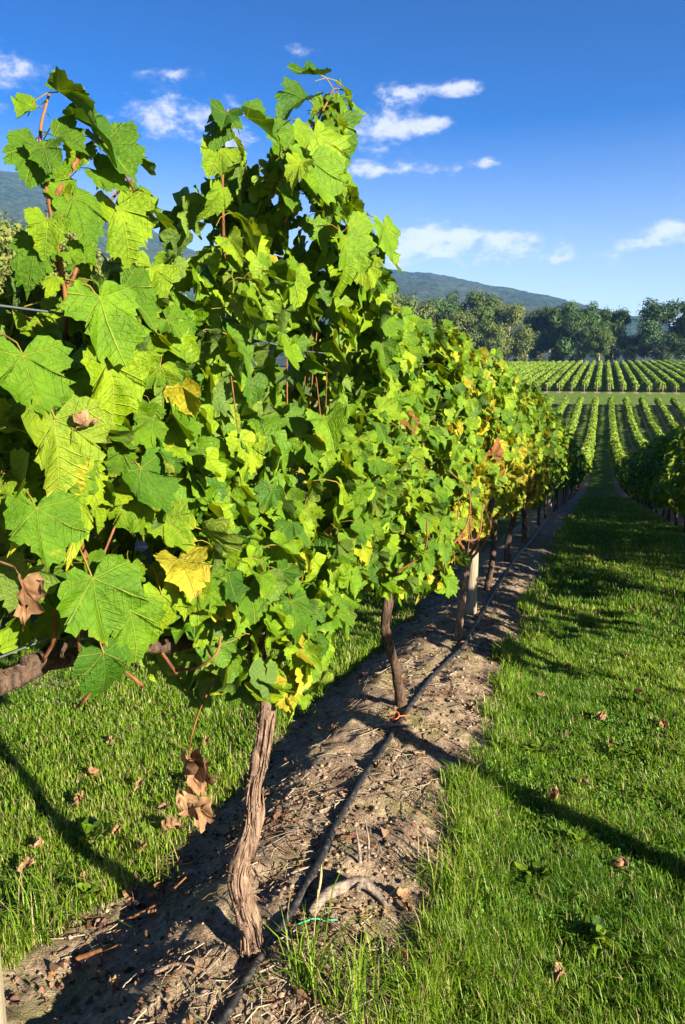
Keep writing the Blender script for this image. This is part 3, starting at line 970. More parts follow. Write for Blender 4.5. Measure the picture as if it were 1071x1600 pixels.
add_dry(vine_roots[0], (-.77, .815, 1.60), (.1, -.1, -1), (.9, -.3, .2), .075)
add_dry(vine_roots[0], (-.78, .98, 1.82), (.2, .9, .1), (.4, -.3, .8), .045)
for p, tp, s in (((-1.12, 1.79, .76), (0, .05, -1), .12), ((-1.10, 1.83, .70), (.1, .1, -1), .11), ((-1.13, 1.77, .64), (-.1, 0, -1), .12), ((-1.11, 1.82, .58), (.05, .05, -1), .10)):
    add_dry(vine_roots[1], p, tp, (.8, -.5, .2), s)
sa_ = Acc(); sa_.add(*tube(resample([(-1.04, 1.86, 1.02), (-1.09, 1.82, .9), (-1.12, 1.80, .76), (-1.11, 1.81, .56)], 12), [.003, .002], 5))
link('dead_shoot', sa_.mesh('dead_shoot', MAT['cane'], off=np.array(vine_roots[1].location)), vine_roots[1])

# bunches of dark grapes on the yellowing vine
ico = None


def ball(c, rad, acc):
    ph = np.linspace(0, math.pi, 6)[1:-1]; th = np.linspace(0, 2 * math.pi, 7, endpoint=False)
    V = [(0, 0, 1)] + [(math.sin(a) * math.cos(b), math.sin(a) * math.sin(b), math.cos(a)) for a in ph for b in th] + [(0, 0, -1)]
    V = np.array(V) * rad + c
    F3, F4 = [], []
    for j in range(7):
        F3.append((0, 1 + j, 1 + (j + 1) % 7))
        for i in range(3):
            a = 1 + i * 7
            F4.append((a + j, a + 7 + j, a + 7 + (j + 1) % 7, a + (j + 1) % 7))
        F3.append((29, 22 + (j + 1) % 7, 22 + j))
    acc.add(V, [np.array(F3), np.array(F4)])


for (bx, by, bz_) in ((-.70, 5.25, .98), (-.74, 5.45, 1.02), (-.72, 6.3, .92)):
    a = Acc()
    for q in range(34):
        h = rng.uniform(0, 1); rad = .026 * math.sqrt(max(.05, 1 - h)); th = rng.uniform(0, 6.28)
        ball(np.array([bx + rad * math.cos(th), by + rad * math.sin(th), bz_ +   .05 - .10 * h]), .0105, a)
    link('grape_bunch', a.mesh('grape_bunch', MAT['grape'], smooth=True, off=np.array(vine_roots[3].location)), vine_roots[3])


# ------------------------------------------------------------------ posts, wires, hose
def post(x, y, h, rad, label, group='trellis posts'):
    z0 = float(gz(x, y, False)) - .35
    V, Fl = tube(np.column_stack([np.full(14, x), np.full(14, y), np.linspace(z0, z0 + .35 + h, 14)]), [rad * 1.03, rad, rad * .97], 18, bark=.02, seed=int(y * 7) % 90)
    a = Acc(); a.add(V, Fl)
    base = np.array([x, y, z0 + .35])
    o = link('trellis_post', a.mesh('trellis_post', MAT['post_wood'], smooth=True, off=base), None, base)
    return tag(o, label, 'post', group)


post(-1.0, .855, 1.85, .052, 'wooden end post cut by the picture edge beside the old bare cordon')
post(-1.0, 6.40, 2.0, .055, 'pale wooden post between the leaning reddish trunk and the crooked trunk')
post(-1.0, 12.0, 2.0, .055, 'wooden post deep in the shaded end of the sunlit vine row')
for y in (17.6, 23.2, 28.8, 34.4):
    post(-1.0, y, 2.0, .055, 'wooden post in the shaded far stretch of the row along the hose', 'posts of the shaded stretch')
post(1.75, 2.36, 1.75, .06, 'wooden end post whose long shadow falls across the grass lane', 'posts of the dark row')
for y in (8.2, 14, 19.6, 25.2, 30.8, 36.4, 42):
    post(1.75, y, 1.9, .055, 'wooden post inside the dark row across the grass lane', 'posts of the dark row')

for zoff, lab in ((1.12, 'lowest trellis wire along the old cordons'), (1.70, 'middle trellis wire crossing the big leaves of the near vine'), (2.0, 'upper trellis wire crossing leaves near the top of the near vine')):
    ys = np.concatenate([np.linspace(-1, 6.4, 24), np.linspace(7.5, 46, 30)])
    zs = _pchip(ys) + zoff - .02 + .0 * ys
    if zoff < 1.3:
        zs = np.where(ys < 6, np.interp(ys, [-1, .08, 1.2, 1.95, 3.9, 6], [1.40, 1.40, 1.40, 1.13, 1.03, zs[23]]), zs)
    else:
        zs = np.where(ys < 1.95, zoff + (1.95 - ys) * .01, zs)
    x_w = ROW_X + (.07 if zoff > 1.5 else 0)
    a = Acc(); a.add(*tube(np.column_stack([np.full(len(ys), x_w), ys, zs]), .0021, 5))
    tag(link('trellis_wire', a.mesh('trellis_wire', MAT['wire'])), lab, 'wire', 'wires of the trellis')

hp = np.array([(-.93, -.5), (-.95, .9), (-.955, 1.66), (-.955, 1.86), (-.945, 2.02), (-.94, 2.37), (-.96, 2.70), (-.965, 3.11), (-.955, 3.49), (-.94, 4.12), (-.91, 4.73), (-.87, 5.36), (-.88, 6.2), (-.9, 7.5), (-.92, 9.5), (-.9, 12), (-.92, 16)])
hq = resample(np.column_stack([hp, np.zeros(len(hp))]), 160)
hz_ = gz(hq[:, 0], hq[:, 1], True)
hz_ = np.convolve(np.pad(hz_, 3, mode='edge'), np.ones(7) / 7, 'valid') + .004 + .010 * sstep(hq[:, 1], 1.7, 2.1)
hq[:, 2] = hz_
a = Acc(); a.add(*tube(hq, .0130, 12))
tag(link('drip_hose', a.mesh('drip_hose', MAT['hose'], smooth=True)), 'black irrigation hose lying along the soil beside the vine trunks', 'hose')


# ------------------------------------------------------------------ rows farther off
def vine_row(x, Y0, Y1, per_m, label, group, top=2.15, bot=.78, size=(.13, .02), half=.28, shapes=LOW, seed=0, trunk_r=.03, post_every=None, end_post=False, lime=False, cat='vine row', skirt=0.0, wob=.14):
    r = np.random.default_rng(seed)
    base = np.array([x, Y0, float(gz(x, Y0, False))])
    root = empty('vine_row', base, label, cat, group)
    ph = r.uniform(0, 90)
    dens = lambda Y: top + .14 * fbm(Y * .45 + ph, x, seed=71, oct=3) + .05 * vnoise(Y * 2 + ph, x, seed=72)
    tz = lambda Y: gz(np.full_like(Y, x), Y, False) + dens(Y)
    bz = lambda Y: gz(np.full_like(Y, x), Y, False) + bot - skirt * sstep(Y, 12, 18) + wob * vnoise(Y * .9 + ph, x, seed=73)
    pos, fr, sz, col, side = canopy(Y0, Y1, per_m, X0=x, tz=tz, bz=bz, half=half, fy=lambda Y, z: np.full(len(Y), .03 + .05 * r.random()), size=size, seed=seed + 1, face=.38, back=.38)
    if lime:
        col[:, :3] = col[:, :3] * .7 + np.array((.11, .17, .012)) * .42
    me = mass_mesh('foliage', pos, fr, sz, col, shapes, MAT['vine_leaf_mass'], off=base)
    f = link('foliage', me, root); f['kind'] = 'stuff'
    a = Acc()
    for y in np.arange(Y0 + .3, Y1, SP):
        y = y + r.normal(0, .06)
        z0 = float(gz(x, y, False))
        a.add(*tube(resample([(x, y, z0 - .1), (x + r.normal(0, .04), y + r.normal(0, .06), z0 + .45), (x, y + r.normal(0, .05), z0 + bot + .25)], 4), [trunk_r, trunk_r * .8], 5))
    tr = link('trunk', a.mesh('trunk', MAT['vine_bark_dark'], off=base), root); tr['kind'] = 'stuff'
    if end_post:
        a = Acc()
        z0 = float(gz(x, Y0 - .5, False))
        a.add(*tube(np.array([(x, Y0 - .5, z0 - .2), (x, Y0 - .5, z0 + .9), (x, Y0 - .5, z0 + 1.75)]), .085, 8))
        link('end_post', a.mesh('end_post', MAT['post_wood'], off=base), root)
    return root


vine_row(-1.0, 12.2, 51, 330, 'shaded middle stretch of the vine row that starts at the tallest vine', 'shaded vine rows', top=2.2, bot=.75, size=(.125, .02), seed=11)
vine_row(1.75, 4.1, 51, 330, 'dark vine row across the grass lane, seen on its shaded side', 'shaded vine rows', top=2.2, bot=.74, size=(.125, .02), seed=12, skirt=.3, trunk_r=.042, wob=.26)
vine_row(-3.75, -1, 51, 330, 'sunlit vine row glimpsed through the leaves behind the big-leaved grapevine', 'sunlit vine rows', top=2.0, bot=.95, size=(.12, .02), seed=13)
vine_row(4.5, 8.5, 51, 240, 'vine row showing just over the dark row across the grass lane', 'shaded vine rows', top=2.1, bot=.75, size=(.14, .02), seed=14)

ORD = ['first', 'second', 'third', 'fourth', 'fifth', 'sixth', 'seventh', 'eighth', 'ninth', 'tenth', 'eleventh', 'twelfth', 'thirteenth', 'fourteenth', 'fifteenth', 'sixteenth']
k = 0
for i in range(-5, 7):
    x = ROW_X + i * PITCH_X
    if i <= 0:
        lab = 'vine row of the dip, ' + ORD[-i] + ' one counted westward from the grass lane'
    else:
        lab = 'vine row of the dip, ' + ORD[i - 1] + ' one counted eastward from the grass lane'
    vine_row(x, 51.5 if -2 < i < 2 else 47, 152, 110, lab, 'vine rows in the dip', top=1.68, bot=.85, size=(.27, .05), half=.40, seed=40 + i, trunk_r=.045, lime=True)
for i in range(-14, 15):
    x = ROW_X + i * PITCH_X
    if i <= 0:
        lab = 'vine row on the upper slope, ' + ORD[-i] + ' one counted westward from the line of the lane'
    else:
        lab = 'vine row on the upper slope, ' + ORD[i - 1] + ' one counted eastward from the line of the lane'
    vine_row(x, 179.5, 334, 46, lab, 'vine rows on the upper slope', top=1.9, bot=.7, size=(.46, .08), half=.48, seed=90 + i, trunk_r=.06, end_post=True, lime=True)


# ------------------------------------------------------------------ gum trees
def crown_mesh(seed, n_leaf, H, W, leaf, col, open_=.0):
    """a crown of hanging leaf sprays on several limbs; returns foliage mesh, trunk mesh"""
    r = np.random.default_rng(seed)
    tr = Acc()
    lean = r.normal(0, .03, 2) * H
    top = np.array([lean[0], lean[1], H * .8])
    tr.add(*tube(resample([(0, 0, -.6), (lean[0] * .2, lean[1] * .2, H * .25), (lean[0] * .6, lean[1] * .6, H * .55), top], 12), [H * .021, H * .015, H * .009, H * .003], 8))
    cl = []
    nb = 17
    for q in range(nb):
        t0 = r.uniform(.06, .78)
        st = np.array([lean[0] * t0, lean[1] * t0, H * t0 * .95])
        az_ = q * 2.4 + r.normal(0, .3)
        ln = W * .5 * r.uniform(.55, 1.0) * (1 - .5 * max(0, t0 - .45) / .5)
        en = st + np.array([math.cos(az_) * ln, math.sin(az_) * ln, H * r.uniform(.10, .24)])
        mid = (st + en) / 2 + np.array([0, 0, -H * .02])
        tr.add(*tube(resample([st, mid, en], 7), [H * .007, H * .002], 5))
        cl.append((en, W * r.uniform(.15, .25)))
        cl.append((mid * .4 + en * .6 + r.normal(0, W * .05, 3), W * r.uniform(.10, .18)))
    for q in range(9):
        cl.append((np.array([r.normal(0, W * .16), r.normal(0, W * .16), H * r.uniform(.70, .95)]) + [lean[0], lean[1], 0], W * r.uniform(.11, .20)))
    wts = np.array([c[1] ** 2 for c in cl]); wts /= wts.sum()
    idx = r.choice(len(cl), n_leaf, p=wts)
    C = np.array([c[0] for c in cl])[idx]; Rr = np.array([c[1] for c in cl])[idx]
    d = r.normal(0, 1, (n_leaf, 3)); d /= np.linalg.norm(d, axis=1)[:, None]
    rad = Rr * r.random(n_leaf) ** .38
    pos = C + d * rad[:, None] * np.array([1, 1, .72])
    pos += .35 * Rr[:, None] * np.column_stack([vnoise(pos[:, 0] / 1.2 + 3 * q, pos[:, 1] / 1.2, pos[:, 2] / 1.2, seed + q) for q in range(3)])
    s = leaf * r.uniform(.6, 1.5, n_leaf)
    nn = d * 1.0 + r.normal(0, .38, (n_leaf, 3)) + np.array([0, 0, .25])
    nn /= np.linalg.norm(nn, axis=1)[:, None]
    a = r.normal(0, .8, (n_leaf, 3)); a[:, 2] -= .6
    a -= (a * nn).sum(1)[:, None] * nn
    a /= np.linalg.norm(a, axis=1)[:, None]
    b_ = np.cross(nn, a)
    V = np.stack([pos - a * s[:, None], pos + b_ * s[:, None] * .6, pos + a * s[:, None], pos - b_ * s[:, None] * .6], 1).reshape(-1, 3)
    Q = np.arange(n_leaf * 4).reshape(-1, 4)
    tint = r.normal(1, .18, len(cl))[idx] * r.normal(1, .14, n_leaf)
    cc = np.array(col)[None] * np.clip(tint, .5, 1.6)[:, None]
    cc[:, 0] *= r.uniform(.85, 1.25, n_leaf)
    fm = make_mesh('crown', V, Q, MAT['gum_leaf'], np.repeat(np.column_stack([cc, np.ones(n_leaf)]), 4, 0))
    tm = tr.mesh('trunk', MAT['gum_bark'], smooth=True)
    return fm, tm


OLIVE, DEEP, BLUEG = (.088, .125, .022), (.046, .092, .015), (.030, .066, .018)
KINDS = {
    'olive_a': crown_mesh(1, 15000, 20, 19, .36, OLIVE), 'olive_b': crown_mesh(2, 15000, 20, 20, .36, (.085, .118, .024)),
    'deep_a': crown_mesh(3, 18000, 26, 23, .44, DEEP), 'deep_b': crown_mesh(4, 18000, 26, 22, .44, (.056, .10, .016)),
    'deep_c': crown_mesh(5, 18000, 26, 24, .44, (.046, .095, .018)), 'blue_a': crown_mesh(6, 18000, 28, 26, .44, BLUEG),
    'near_olive': crown_mesh(7, 22000, 20, 17, .20, (.11, .145, .026)), 'near_olive_b': crown_mesh(8, 22000, 20, 16, .20, (.115, .135, .028)),
    'bush': crown_mesh(9, 2500, 6, 7, .22, (.075, .095, .03)),
}


def gum(px, top_y, dist, kind, H0, label, wscale=1.0, rot=0.0, group=None):
    """stand a tree in the direction of a column of the photograph, at a distance, as tall as it shows"""
    R = np.array([math.cos(PSI), math.sin(PSI), 0])
    Fw = np.array([-math.sin(PSI) * math.cos(PITCH), math.cos(PSI) * math.cos(PITCH), -math.sin(PITCH)])
    U = np.cross(R, Fw)
    d = Fw + R * (px - IMG_W / 2) / F_PX - U * (top_y - IMG_H / 2) / F_PX
    hd = math.hypot(d[0], d[1])
    x, y = d[0] / hd * dist, d[1] / hd * dist
    zt = 1.9 + d[2] / hd * dist
    z0 = float(gz(x, y, False))
    vz = np.empty(len(KINDS[kind][0].vertices) * 3, np.float32); KINDS[kind][0].vertices.foreach_get('co', vz)
    sc = (zt - z0) / float(vz[2::3].max())
    root = empty('gum_tree', (x, y, z0), label, 'tree', group)
    root.rotation_euler = (0, 0, rot)
    fm, tm = KINDS[kind]
    for nm, me in (('crown', fm), ('trunk', tm)):
        o = link(nm, me, root)
        o.scale = (sc * wscale * .92, sc * wscale * .92, sc)
    return root


GB = 'gum trees behind the upper slope'
TREES = [
    (1045, 462, 345, 'blue_a', 28, 'tall dark gum with a ragged crown reaching highest, at the end of the tree belt', 1.0, .3),
    (1085, 482, 350, 'deep_b', 26, 'dark gum tree cut by the picture edge beside the ragged tall gum', 1.1, 2.1),
    (1012, 520, 365, 'blue_a', 28, 'low dark tree filling the gap beside the ragged tall gum', 1.4, 1.1),
    (963, 474, 352, 'deep_a', 26, 'broad dark gum at the end of the dense clump, beside the sky gap', .85, 2.6),
    (915, 469, 343, 'deep_c', 26, 'tallest gum in the middle of the dense clump', .8, 4.2),
    (940, 505, 338, 'deep_b', 26, 'lower bushy gum before the dense clump', .95, .9),
    (882, 468, 350, 'deep_b', 26, 'gum of the dense clump with a bare pale trunk showing', .72, 3.3),
    (849, 474, 362, 'deep_a', 26, 'shadowy gum set back at the near side of the dense clump', .75, 5.2),
    (826, 500, 385, 'deep_c', 26, 'bluish gum standing far back between the olive gum and the dense clump', .8, 1.7),
    (798, 470, 330, 'olive_b', 20, 'round olive gum whose foliage comes down to the upper vines', .75, 2.0),
    (757, 447, 335, 'deep_b', 26, 'tall dark-topped gum with a bare leaning limb, beside the round olive gum', .72, .4),
    (775, 500, 326, 'olive_a', 20, 'low olive gum under the dark-topped gum with the bare limb', .95, 3.0),
    (703, 452, 340, 'deep_c', 26, 'round-topped gum second from the bare-limbed gum', .7, 5.0),
    (730, 480, 330, 'olive_b', 20, 'olive gum squeezed between the round-topped gum and the bare-limbed gum', .8, 1.0),
    (640, 456, 335, 'olive_a', 20, 'greyish olive gum just above the vine tops', 1.0, 2.2),
    (675, 478, 345, 'olive_b', 20, 'low brownish gum just above the vine tops', .9, .2),
    (598, 450, 330, 'olive_b', 20, 'pale olive gum beside the tallest vine, just above the vine tops', .9, 4.0),
    (562, 470, 330, 'olive_a', 20, 'olive gum mostly hidden by the tallest vine', .9, 1.4),
    (25, 310, 78, 'near_olive', 20, 'yellow-tipped olive gum standing highest behind the big-leaved vine', .80, .6),
    (82, 345, 88, 'near_olive_b', 20, 'greyish gum with bare pale stems beside the yellow-tipped olive gum', .85, 2.4),
    (-60, 330, 84, 'near_olive_b', 20, 'olive gum cut by the picture edge beside the yellow-tipped gum', .9, 3.9),
    (120, 385, 80, 'near_olive', 20, 'lower olive gum half hidden behind the big-leaved vine', 1.0, 5.1),
    (30, 410, 66, 'near_olive_b', 20, 'bushy young gum in front of the yellow-tipped olive gum', 1.2, 1.9),
    (190, 400, 95, 'near_olive_b', 20, 'gum hidden behind the leaves between both tall shoots', 1.0, .9),
]
for (px_, ty, ds, kd, H0, lab, ws, rot) in TREES:
    gum(px_, ty, ds, kd, H0, lab, ws, rot, GB if ds > 200 else 'gum trees beyond the near rows')
SHADE_TREES = [(27, 8.5, 17, 'near_olive'), (30, 18, 18.5, 'near_olive_b'), (26, 29, 17, 'near_olive')]
for j, (x, y, hh, kd) in enumerate(SHADE_TREES):     # unseen trees, added to keep the dip in shade
    root = empty('gum_tree', (x, y, float(gz(x, y, False))), ['gum tree standing nearest beyond the dark row, out past the picture edge', 'middle gum tree beyond the dark row, out past the picture edge', 'gum tree farthest down the slope beyond the dark row, out past the picture edge'][j], 'tree', 'gum trees beyond the near rows')
    root.rotation_euler = (0, 0, j * 1.7)
    for nm, me in zip(('crown', 'trunk'), KINDS[kd]):
        o = link(nm, me, root); o.scale = (hh / 20 * 1.25,) * 2 + (hh / 20,)
for j, (px_, ty, ds, kd) in enumerate(((690, 500, 392, 'deep_a'), (735, 502, 398, 'deep_c'), (805, 515, 402, 'deep_b'), (862, 508, 396, 'deep_c'), (900, 512, 404, 'deep_a'), (950, 515, 395, 'deep_c'), (990, 535, 400, 'deep_b'), (1050, 520, 398, 'deep_a'), (650, 498, 395, 'deep_b'), (610, 495, 398, 'deep_a'))):
    gum(px_, ty, ds, kd, 26, 'gum tree of the hindmost line, only its dark foliage filling gaps between the nearer gums', 1.25, j * 2.2, 'hindmost gum trees')
BUSH = [(845, 551, 341, 'small pale green bush at the foot of the dense gum clump'), (818, 552, 342, 'grey-green bush at the foot of the round olive gum'),
        (985, 546, 343, 'dark bush at the foot of the clump beside the sky gap'), (870, 545, 347, 'dark bush under the gum with the bare pale trunk')]
for j, (px_, ty, ds, lab) in enumerate(BUSH):
    b_ = gum(px_, ty, ds, 'bush', 6, lab, .9, j * 1.3, 'bushes under the gums')
    b_.name = 'bush'; b_['category'] = 'bush'

# ------------------------------------------------------------------ grass
def blades(X, Y, h, wdt, r, tint=None, lean=.55):
    n = len(X)
    z = gz(X, Y, True) - .004
    ph = r.uniform(0, 6.283, n)
    d = np.column_stack([np.cos(ph), np.sin(ph), np.zeros(n)])
    sd = np.column_stack([-np.sin(ph), np.cos(ph), np.zeros(n)])
    ln = h * np.abs(r.normal(0, lean, n)) + h * .1
    B = np.column_stack([X, Y, z])
    m = B + d * (ln * .35)[:, None] + np.array([0, 0, 1]) * (h * .62)[:, None]
    tp = B + d * ln[:, None] + np.array([0, 0, 1]) * (h * (1 - .25 * (ln / h) ** 2)).clip(.02)[:, None]
    w_ = wdt[:, None] * sd
    V = np.stack([B - w_, B + w_, m + w_ * .8, m - w_ * .8, tp], 1).reshape(-1, 3)
    o = (np.arange(n) * 5)[:, None]
    Q = o + np.array([[0, 1, 2, 3]]); T = o + np.array([[3, 2, 4]])
    g1, g2, dry = np.array((.045, .130, .006)), np.array((.165, .265, .014)), np.array((.36, .31, .14))
    u = np.clip(r.normal(.45, .25, n) + (0 if tint is None else tint), 0, 1)[:, None]
    c = g1 + (g2 - g1) * u
    isd = r.random(n) < .09 + (.0 if tint is None else np.clip(tint, 0, 1) * .3)
    c = np.where(isd[:, None], dry * r.uniform(.5, 1.1, (n, 1)), c)
    return V, [Q, T], np.repeat(np.column_stack([c, np.ones(n)]), 5, 0)


def grass_field(n, xr, yr, seed):
    r = np.random.default_rng(seed)
    Y = yr[0] * (yr[1] / yr[0]) ** r.random(n)      # denser near the camera
    X = r.uniform(*xr, n)
    px, py, dd = proj(np.column_stack([X, Y, gz(X, Y, False)]))
    vis = (dd > .2) & (px > -60) & (px < IMG_W + 60) & (py > -40) & (py < IMG_H + 90)
    X, Y = X[vis], Y[vis]
    sm = soil_mask(X, Y)
    clump = fbm(X * 5, Y * 5, seed=81, oct=3)
    ok = (r.random(len(X)) > sm * 1.04) & (r.random(len(X)) < np.clip(.72 + 1.4 * clump, .38, 1))
    X, Y, clump = X[ok], Y[ok], clump[ok]
    edge = np.clip(soil_mask(X + .15, Y) + soil_mask(X - .15, Y), 0, 1)
    D = np.hypot(X, Y)
    h = np.clip((.056 + .045 * clump + r.normal(0, .020, len(X))) * (.80 + .14 * (1 - sstep(D, 2.0, 3.2))), .012, .13) * np.where(X < -1.3, .85, 1.0)
    h = h * (1 + .9 * edge * r.random(len(X)))
    wd = (.0014 + .0007 * r.random(len(X))) * np.clip(D / 2.6, 1, 8) ** .85
    tint = .03 + .7 * fbm(X * 1.1, Y * 1.1, seed=85, oct=3) + np.where(X < -1.3, .16, 0.0) + .15 * edge
    return blades(X, Y, h, wd, r, tint)


ga = Acc()
for n, xr, yr, sd in ((430000, (-.75, 1.4), (1.45, 7.0), 1), (90000, (-.75, 2.2), (6.0, 18.0), 2), (210000, (-4.2, -1.45), (1.5, 8.0), 3), (24000, (-.7, 1.7), (16.0, 40.0), 4)):
    V, Fl, C = grass_field(n, xr, yr, sd)
    ga.add(V, Fl, C)
grass = link('grass', ga.mesh('grass', MAT['grass']))
tag(grass, 'green mown grass growing in the lanes between the vine rows', 'grass', kind='stuff')


def tuft(x, y, n, hh, spread, label, seed, stalk=False, cat='grass tuft', wide=.0026):
    r = np.random.default_rng(seed)
    X = x + r.normal(0, spread, n); Y = y + r.normal(0, spread, n)
    V, Fl, C = blades(X, Y, np.clip(r.normal(hh, hh * .3, n), .03, .5), np.full(n, wide), r, .25, .75)
    a = Acc(); a.add(V, Fl, C)
    base = np.array([x, y, float(gz(x, y))])
    root = empty('grass_tuft', base, label, cat, 'grass tufts in the soil')
    link('blades', a.mesh('blades', MAT['grass'], off=base), root)
    if stalk:
        s = Acc()
        V, Fl = tube(resample([base, base + (.01, .02, .15), base + (.015, .05, .30)], 8), [.0022, .0012], 5)
        s.add(V, Fl, (.30, .27, .12, 1))
        V, Fl = tube(resample([base + (.015, .045, .27), base + (.02, .06, .33), base + (.022, .065, .38)], 6), [.002, .0055, .001], 6)
        s.add(V, Fl, (.36, .27, .13, 1))
        link('seed_head', s.mesh('seed_head', MAT['litter'], off=base), root)
    return root


tuft(-.775, 1.90, 60, .20, .035, 'long grass tuft with one dry seed stalk near the trunk foot', 1, True)
tuft(-.64, 1.86, 70, .15, .05, 'spreading grass tuft at the bottom edge between soil and lawn', 2)
tuft(-.44, 2.52, 90, .17, .05, 'bright upright grass tuft at the soil edge beside the weathered root', 3)
tuft(-1.90, 1.95, 150, .17, .07, 'thick long grass tuft beside the wooden end post', 4)
tuft(-1.62, 2.35, 50, .10, .04, 'small grass tuft in the dark hollow behind the peeling trunk', 5)
tuft(-.36, 3.3, 70, .13, .06, 'grass tuft at the lawn edge where the long post shadow crosses', 6)
tuft(-.52, 3.0, 50, .10, .05, 'sparse grass tuft creeping from the lawn onto the mossy soil', 7)
tuft(-.55, 2.02, 60, .13, .05, 'grass tuft beside the weathered root toward the lawn', 8)


def weed(x, y, label, seed, s=.05):
    r = np.random.default_rng(seed)
    base = np.array([x, y, float(gz(x, y))])
    n = 22
    az_ = r.uniform(0, 6.28, n); tilt = r.uniform(.15, 1.1, n)
    nrm = np.column_stack([np.cos(az_) * np.sin(tilt) * -.6, np.sin(az_) * np.sin(tilt) * -.6, np.cos(tilt)])
    tip = np.column_stack([np.cos(az_), np.sin(az_), np.sin(tilt) * .5])
    pos = base + np.column_stack([np.cos(az_), np.sin(az_), np.zeros(n)]) * r.uniform(.0, s * 1.2, n)[:, None] + np.array([0, 0, 1]) * r.uniform(.03, .075, n)[:, None]
    c = np.column_stack([leaf_colors(n, 0, r)[:, :3] * .8, np.zeros(n)])
    root = empty('weed', base, label, 'weed', 'broad-leaved weeds in the lane')
    link('leaves', mass_mesh('leaves', pos, frames(nrm, tip), r.uniform(.5, 1, n) * s, c, LOW, MAT['vine_leaf_mass'], off=base), root)


for j, (x, y, lab) in enumerate(((.02, 3.0, 'broad-leaved weed in the lane just short of the long post shadow'), (.22, 3.9, 'broad-leaved weed in the lane beyond the long post shadow'), (-.12, 2.75, 'low broad-leaved weed in thick grass before the long shadow'),
                                 (.35, 4.7, 'broad-leaved weed far along the sunlit lane by the shadow bands'), (-.2, 3.75, 'small broad-leaved weed near the ragged soil edge of the lane'), (-2.05, 2.45, 'broad-leaved weed in sunlit grass behind the tallest vine'),
                                 (-1.8, 2.12, 'broad-leaved weed at the grass edge above the dark hollow'), (.12, 2.45, 'broad-leaved weed lowest in the lane, in long grass'))):
    weed(x, y, lab, 60 + j, .035 + .012 * (j % 3))

# ------------------------------------------------------------------ soil crumbs, straw, leaves, wood
r = np.random.default_rng(5)
n = 26000
Y = 1.5 * (9 / 1.5) ** r.random(n); X = r.uniform(-2.0, -.3, n)
k = r.random(n) < soil_mask(X, Y) * np.clip(.35 + 1.2 * fbm(X * 2.3, Y * 2.3, seed=91), .06, 1)
X, Y = X[k], Y[k]; n = len(X)
OCT = np.array([(1, 0, 0), (0, 1, 0), (-1, 0, 0), (0, -1, 0), (0, 0, 1), (0, 0, -1), (.6, .6, .5), (-.6, .6, .5), (-.6, -.6, .5), (.6, -.6, .5)], float)
OF = np.array([(0, 6, 9), (1, 7, 6), (2, 8, 7), (3, 9, 8), (4, 6, 7), (4, 7, 8), (4, 8, 9), (4, 9, 6), (0, 1, 6), (1, 2, 7), (2, 3, 8), (3, 0, 9), (0, 5, 1), (1, 5, 2), (2, 5, 3), (3, 5, 0)])
sz = .0025 + .011 * r.random(n) ** 5
Vc = OCT[None] * (1 + r.normal(0, .22, (n, 10, 3))) * sz[:, None, None] * np.array([1, 1, .7])
Vc += np.column_stack([X, Y, gz(X, Y) + sz * .3])[:, None, :]
cc = np.array((.19, .14, .10))[None] * r.uniform(.3, 1.6, (n, 1)) * np.column_stack([np.ones(n), r.uniform(.92, 1.05, n), r.uniform(.85, 1.1, n)])
o = link('soil_crumbs', make_mesh('soil_crumbs', Vc.reshape(-1, 3), (OF[None] + (np.arange(n) * 10)[:, None, None]).reshape(-1, 3), MAT['litter'], np.repeat(np.column_stack([cc, np.ones(n)]), 10, 0)))
tag(o, 'crumbs of dry soil on the bare strip under the vines', 'soil', kind='stuff')

a = Acc()
for q in range(4600):
    y = 1.5 * (8 / 1.5) ** r.random(); x = r.uniform(-2.0, -.35)
    if r.random() > float(soil_mask(x, y)) * (.35 + 1.6 * float(fbm(x * 2.5, y * 2.5, seed=93))): continue
    th = r.uniform(0, 6.28); L = r.uniform(.02, .11) * (1 if r.random() < .9 else 1.9)
    d = np.array([math.cos(th), math.sin(th)]) * L / 2
    m = r.normal(0, .006, 2)
    xs = np.array([x - d[0], x + m[0], x + d[0]]); ys = np.array([y - d[1], y + m[1], y + d[1]])
    zz = gz(xs, ys) + .004 + r.uniform(0, .012, 3)
    cs = [(.27, .22, .14), (.11, .07, .045), (.17, .085, .045), (.33, .28, .20)][r.integers(0, 4)]
    a.add(*tube(np.column_stack([xs, ys, zz]), r.uniform(.0009, .0028), 3, cap=False), col=c4(cs))
o = link('straw_litter', a.mesh('straw_litter', MAT['litter']))
tag(o, 'straw and cane prunings strewn over the bare soil', 'litter', kind='stuff')
# flakes of rotted leaf on the soil, clover through the lane
r = np.random.default_rng(9)
n = 3600
Y = 1.5 * (7 / 1.5) ** r.random(n); X = r.uniform(-2.0, -.3, n)
k = (r.random(n) < soil_mask(X, Y)) & (fbm(X * 2.2, Y * 2.2, seed=97) + r.uniform(-.3, .3, n) > .02)
X, Y = X[k], Y[k]; n = len(X)
fc = np.array((.13, .068, .042))[None] * r.uniform(.35, 1.6, (n, 1)) * np.column_stack([np.ones(n), r.uniform(.9, 1.25, n), r.uniform(.8, 1.3, n)])
FL = [(V_ * np.array([1, 1, 1.6]), F_, U_) for V_, F_, U_ in LOW]
me = mass_mesh('leaf_flakes', np.column_stack([X, Y, gz(X, Y) + .008]), frames(np.column_stack([r.normal(0, .5, n), r.normal(0, .5, n), np.ones(n)]), r.normal(0, 1, (n, 3))), np.clip(r.gamma(2.2, .006, n), .005, .034), np.column_stack([fc, np.ones(n)]), FL, MAT['litter'])
tag(link('leaf_flakes', me), 'flakes of rotting brown leaf strewn on the bare soil', 'leaf litter', kind='stuff')
n = 26000
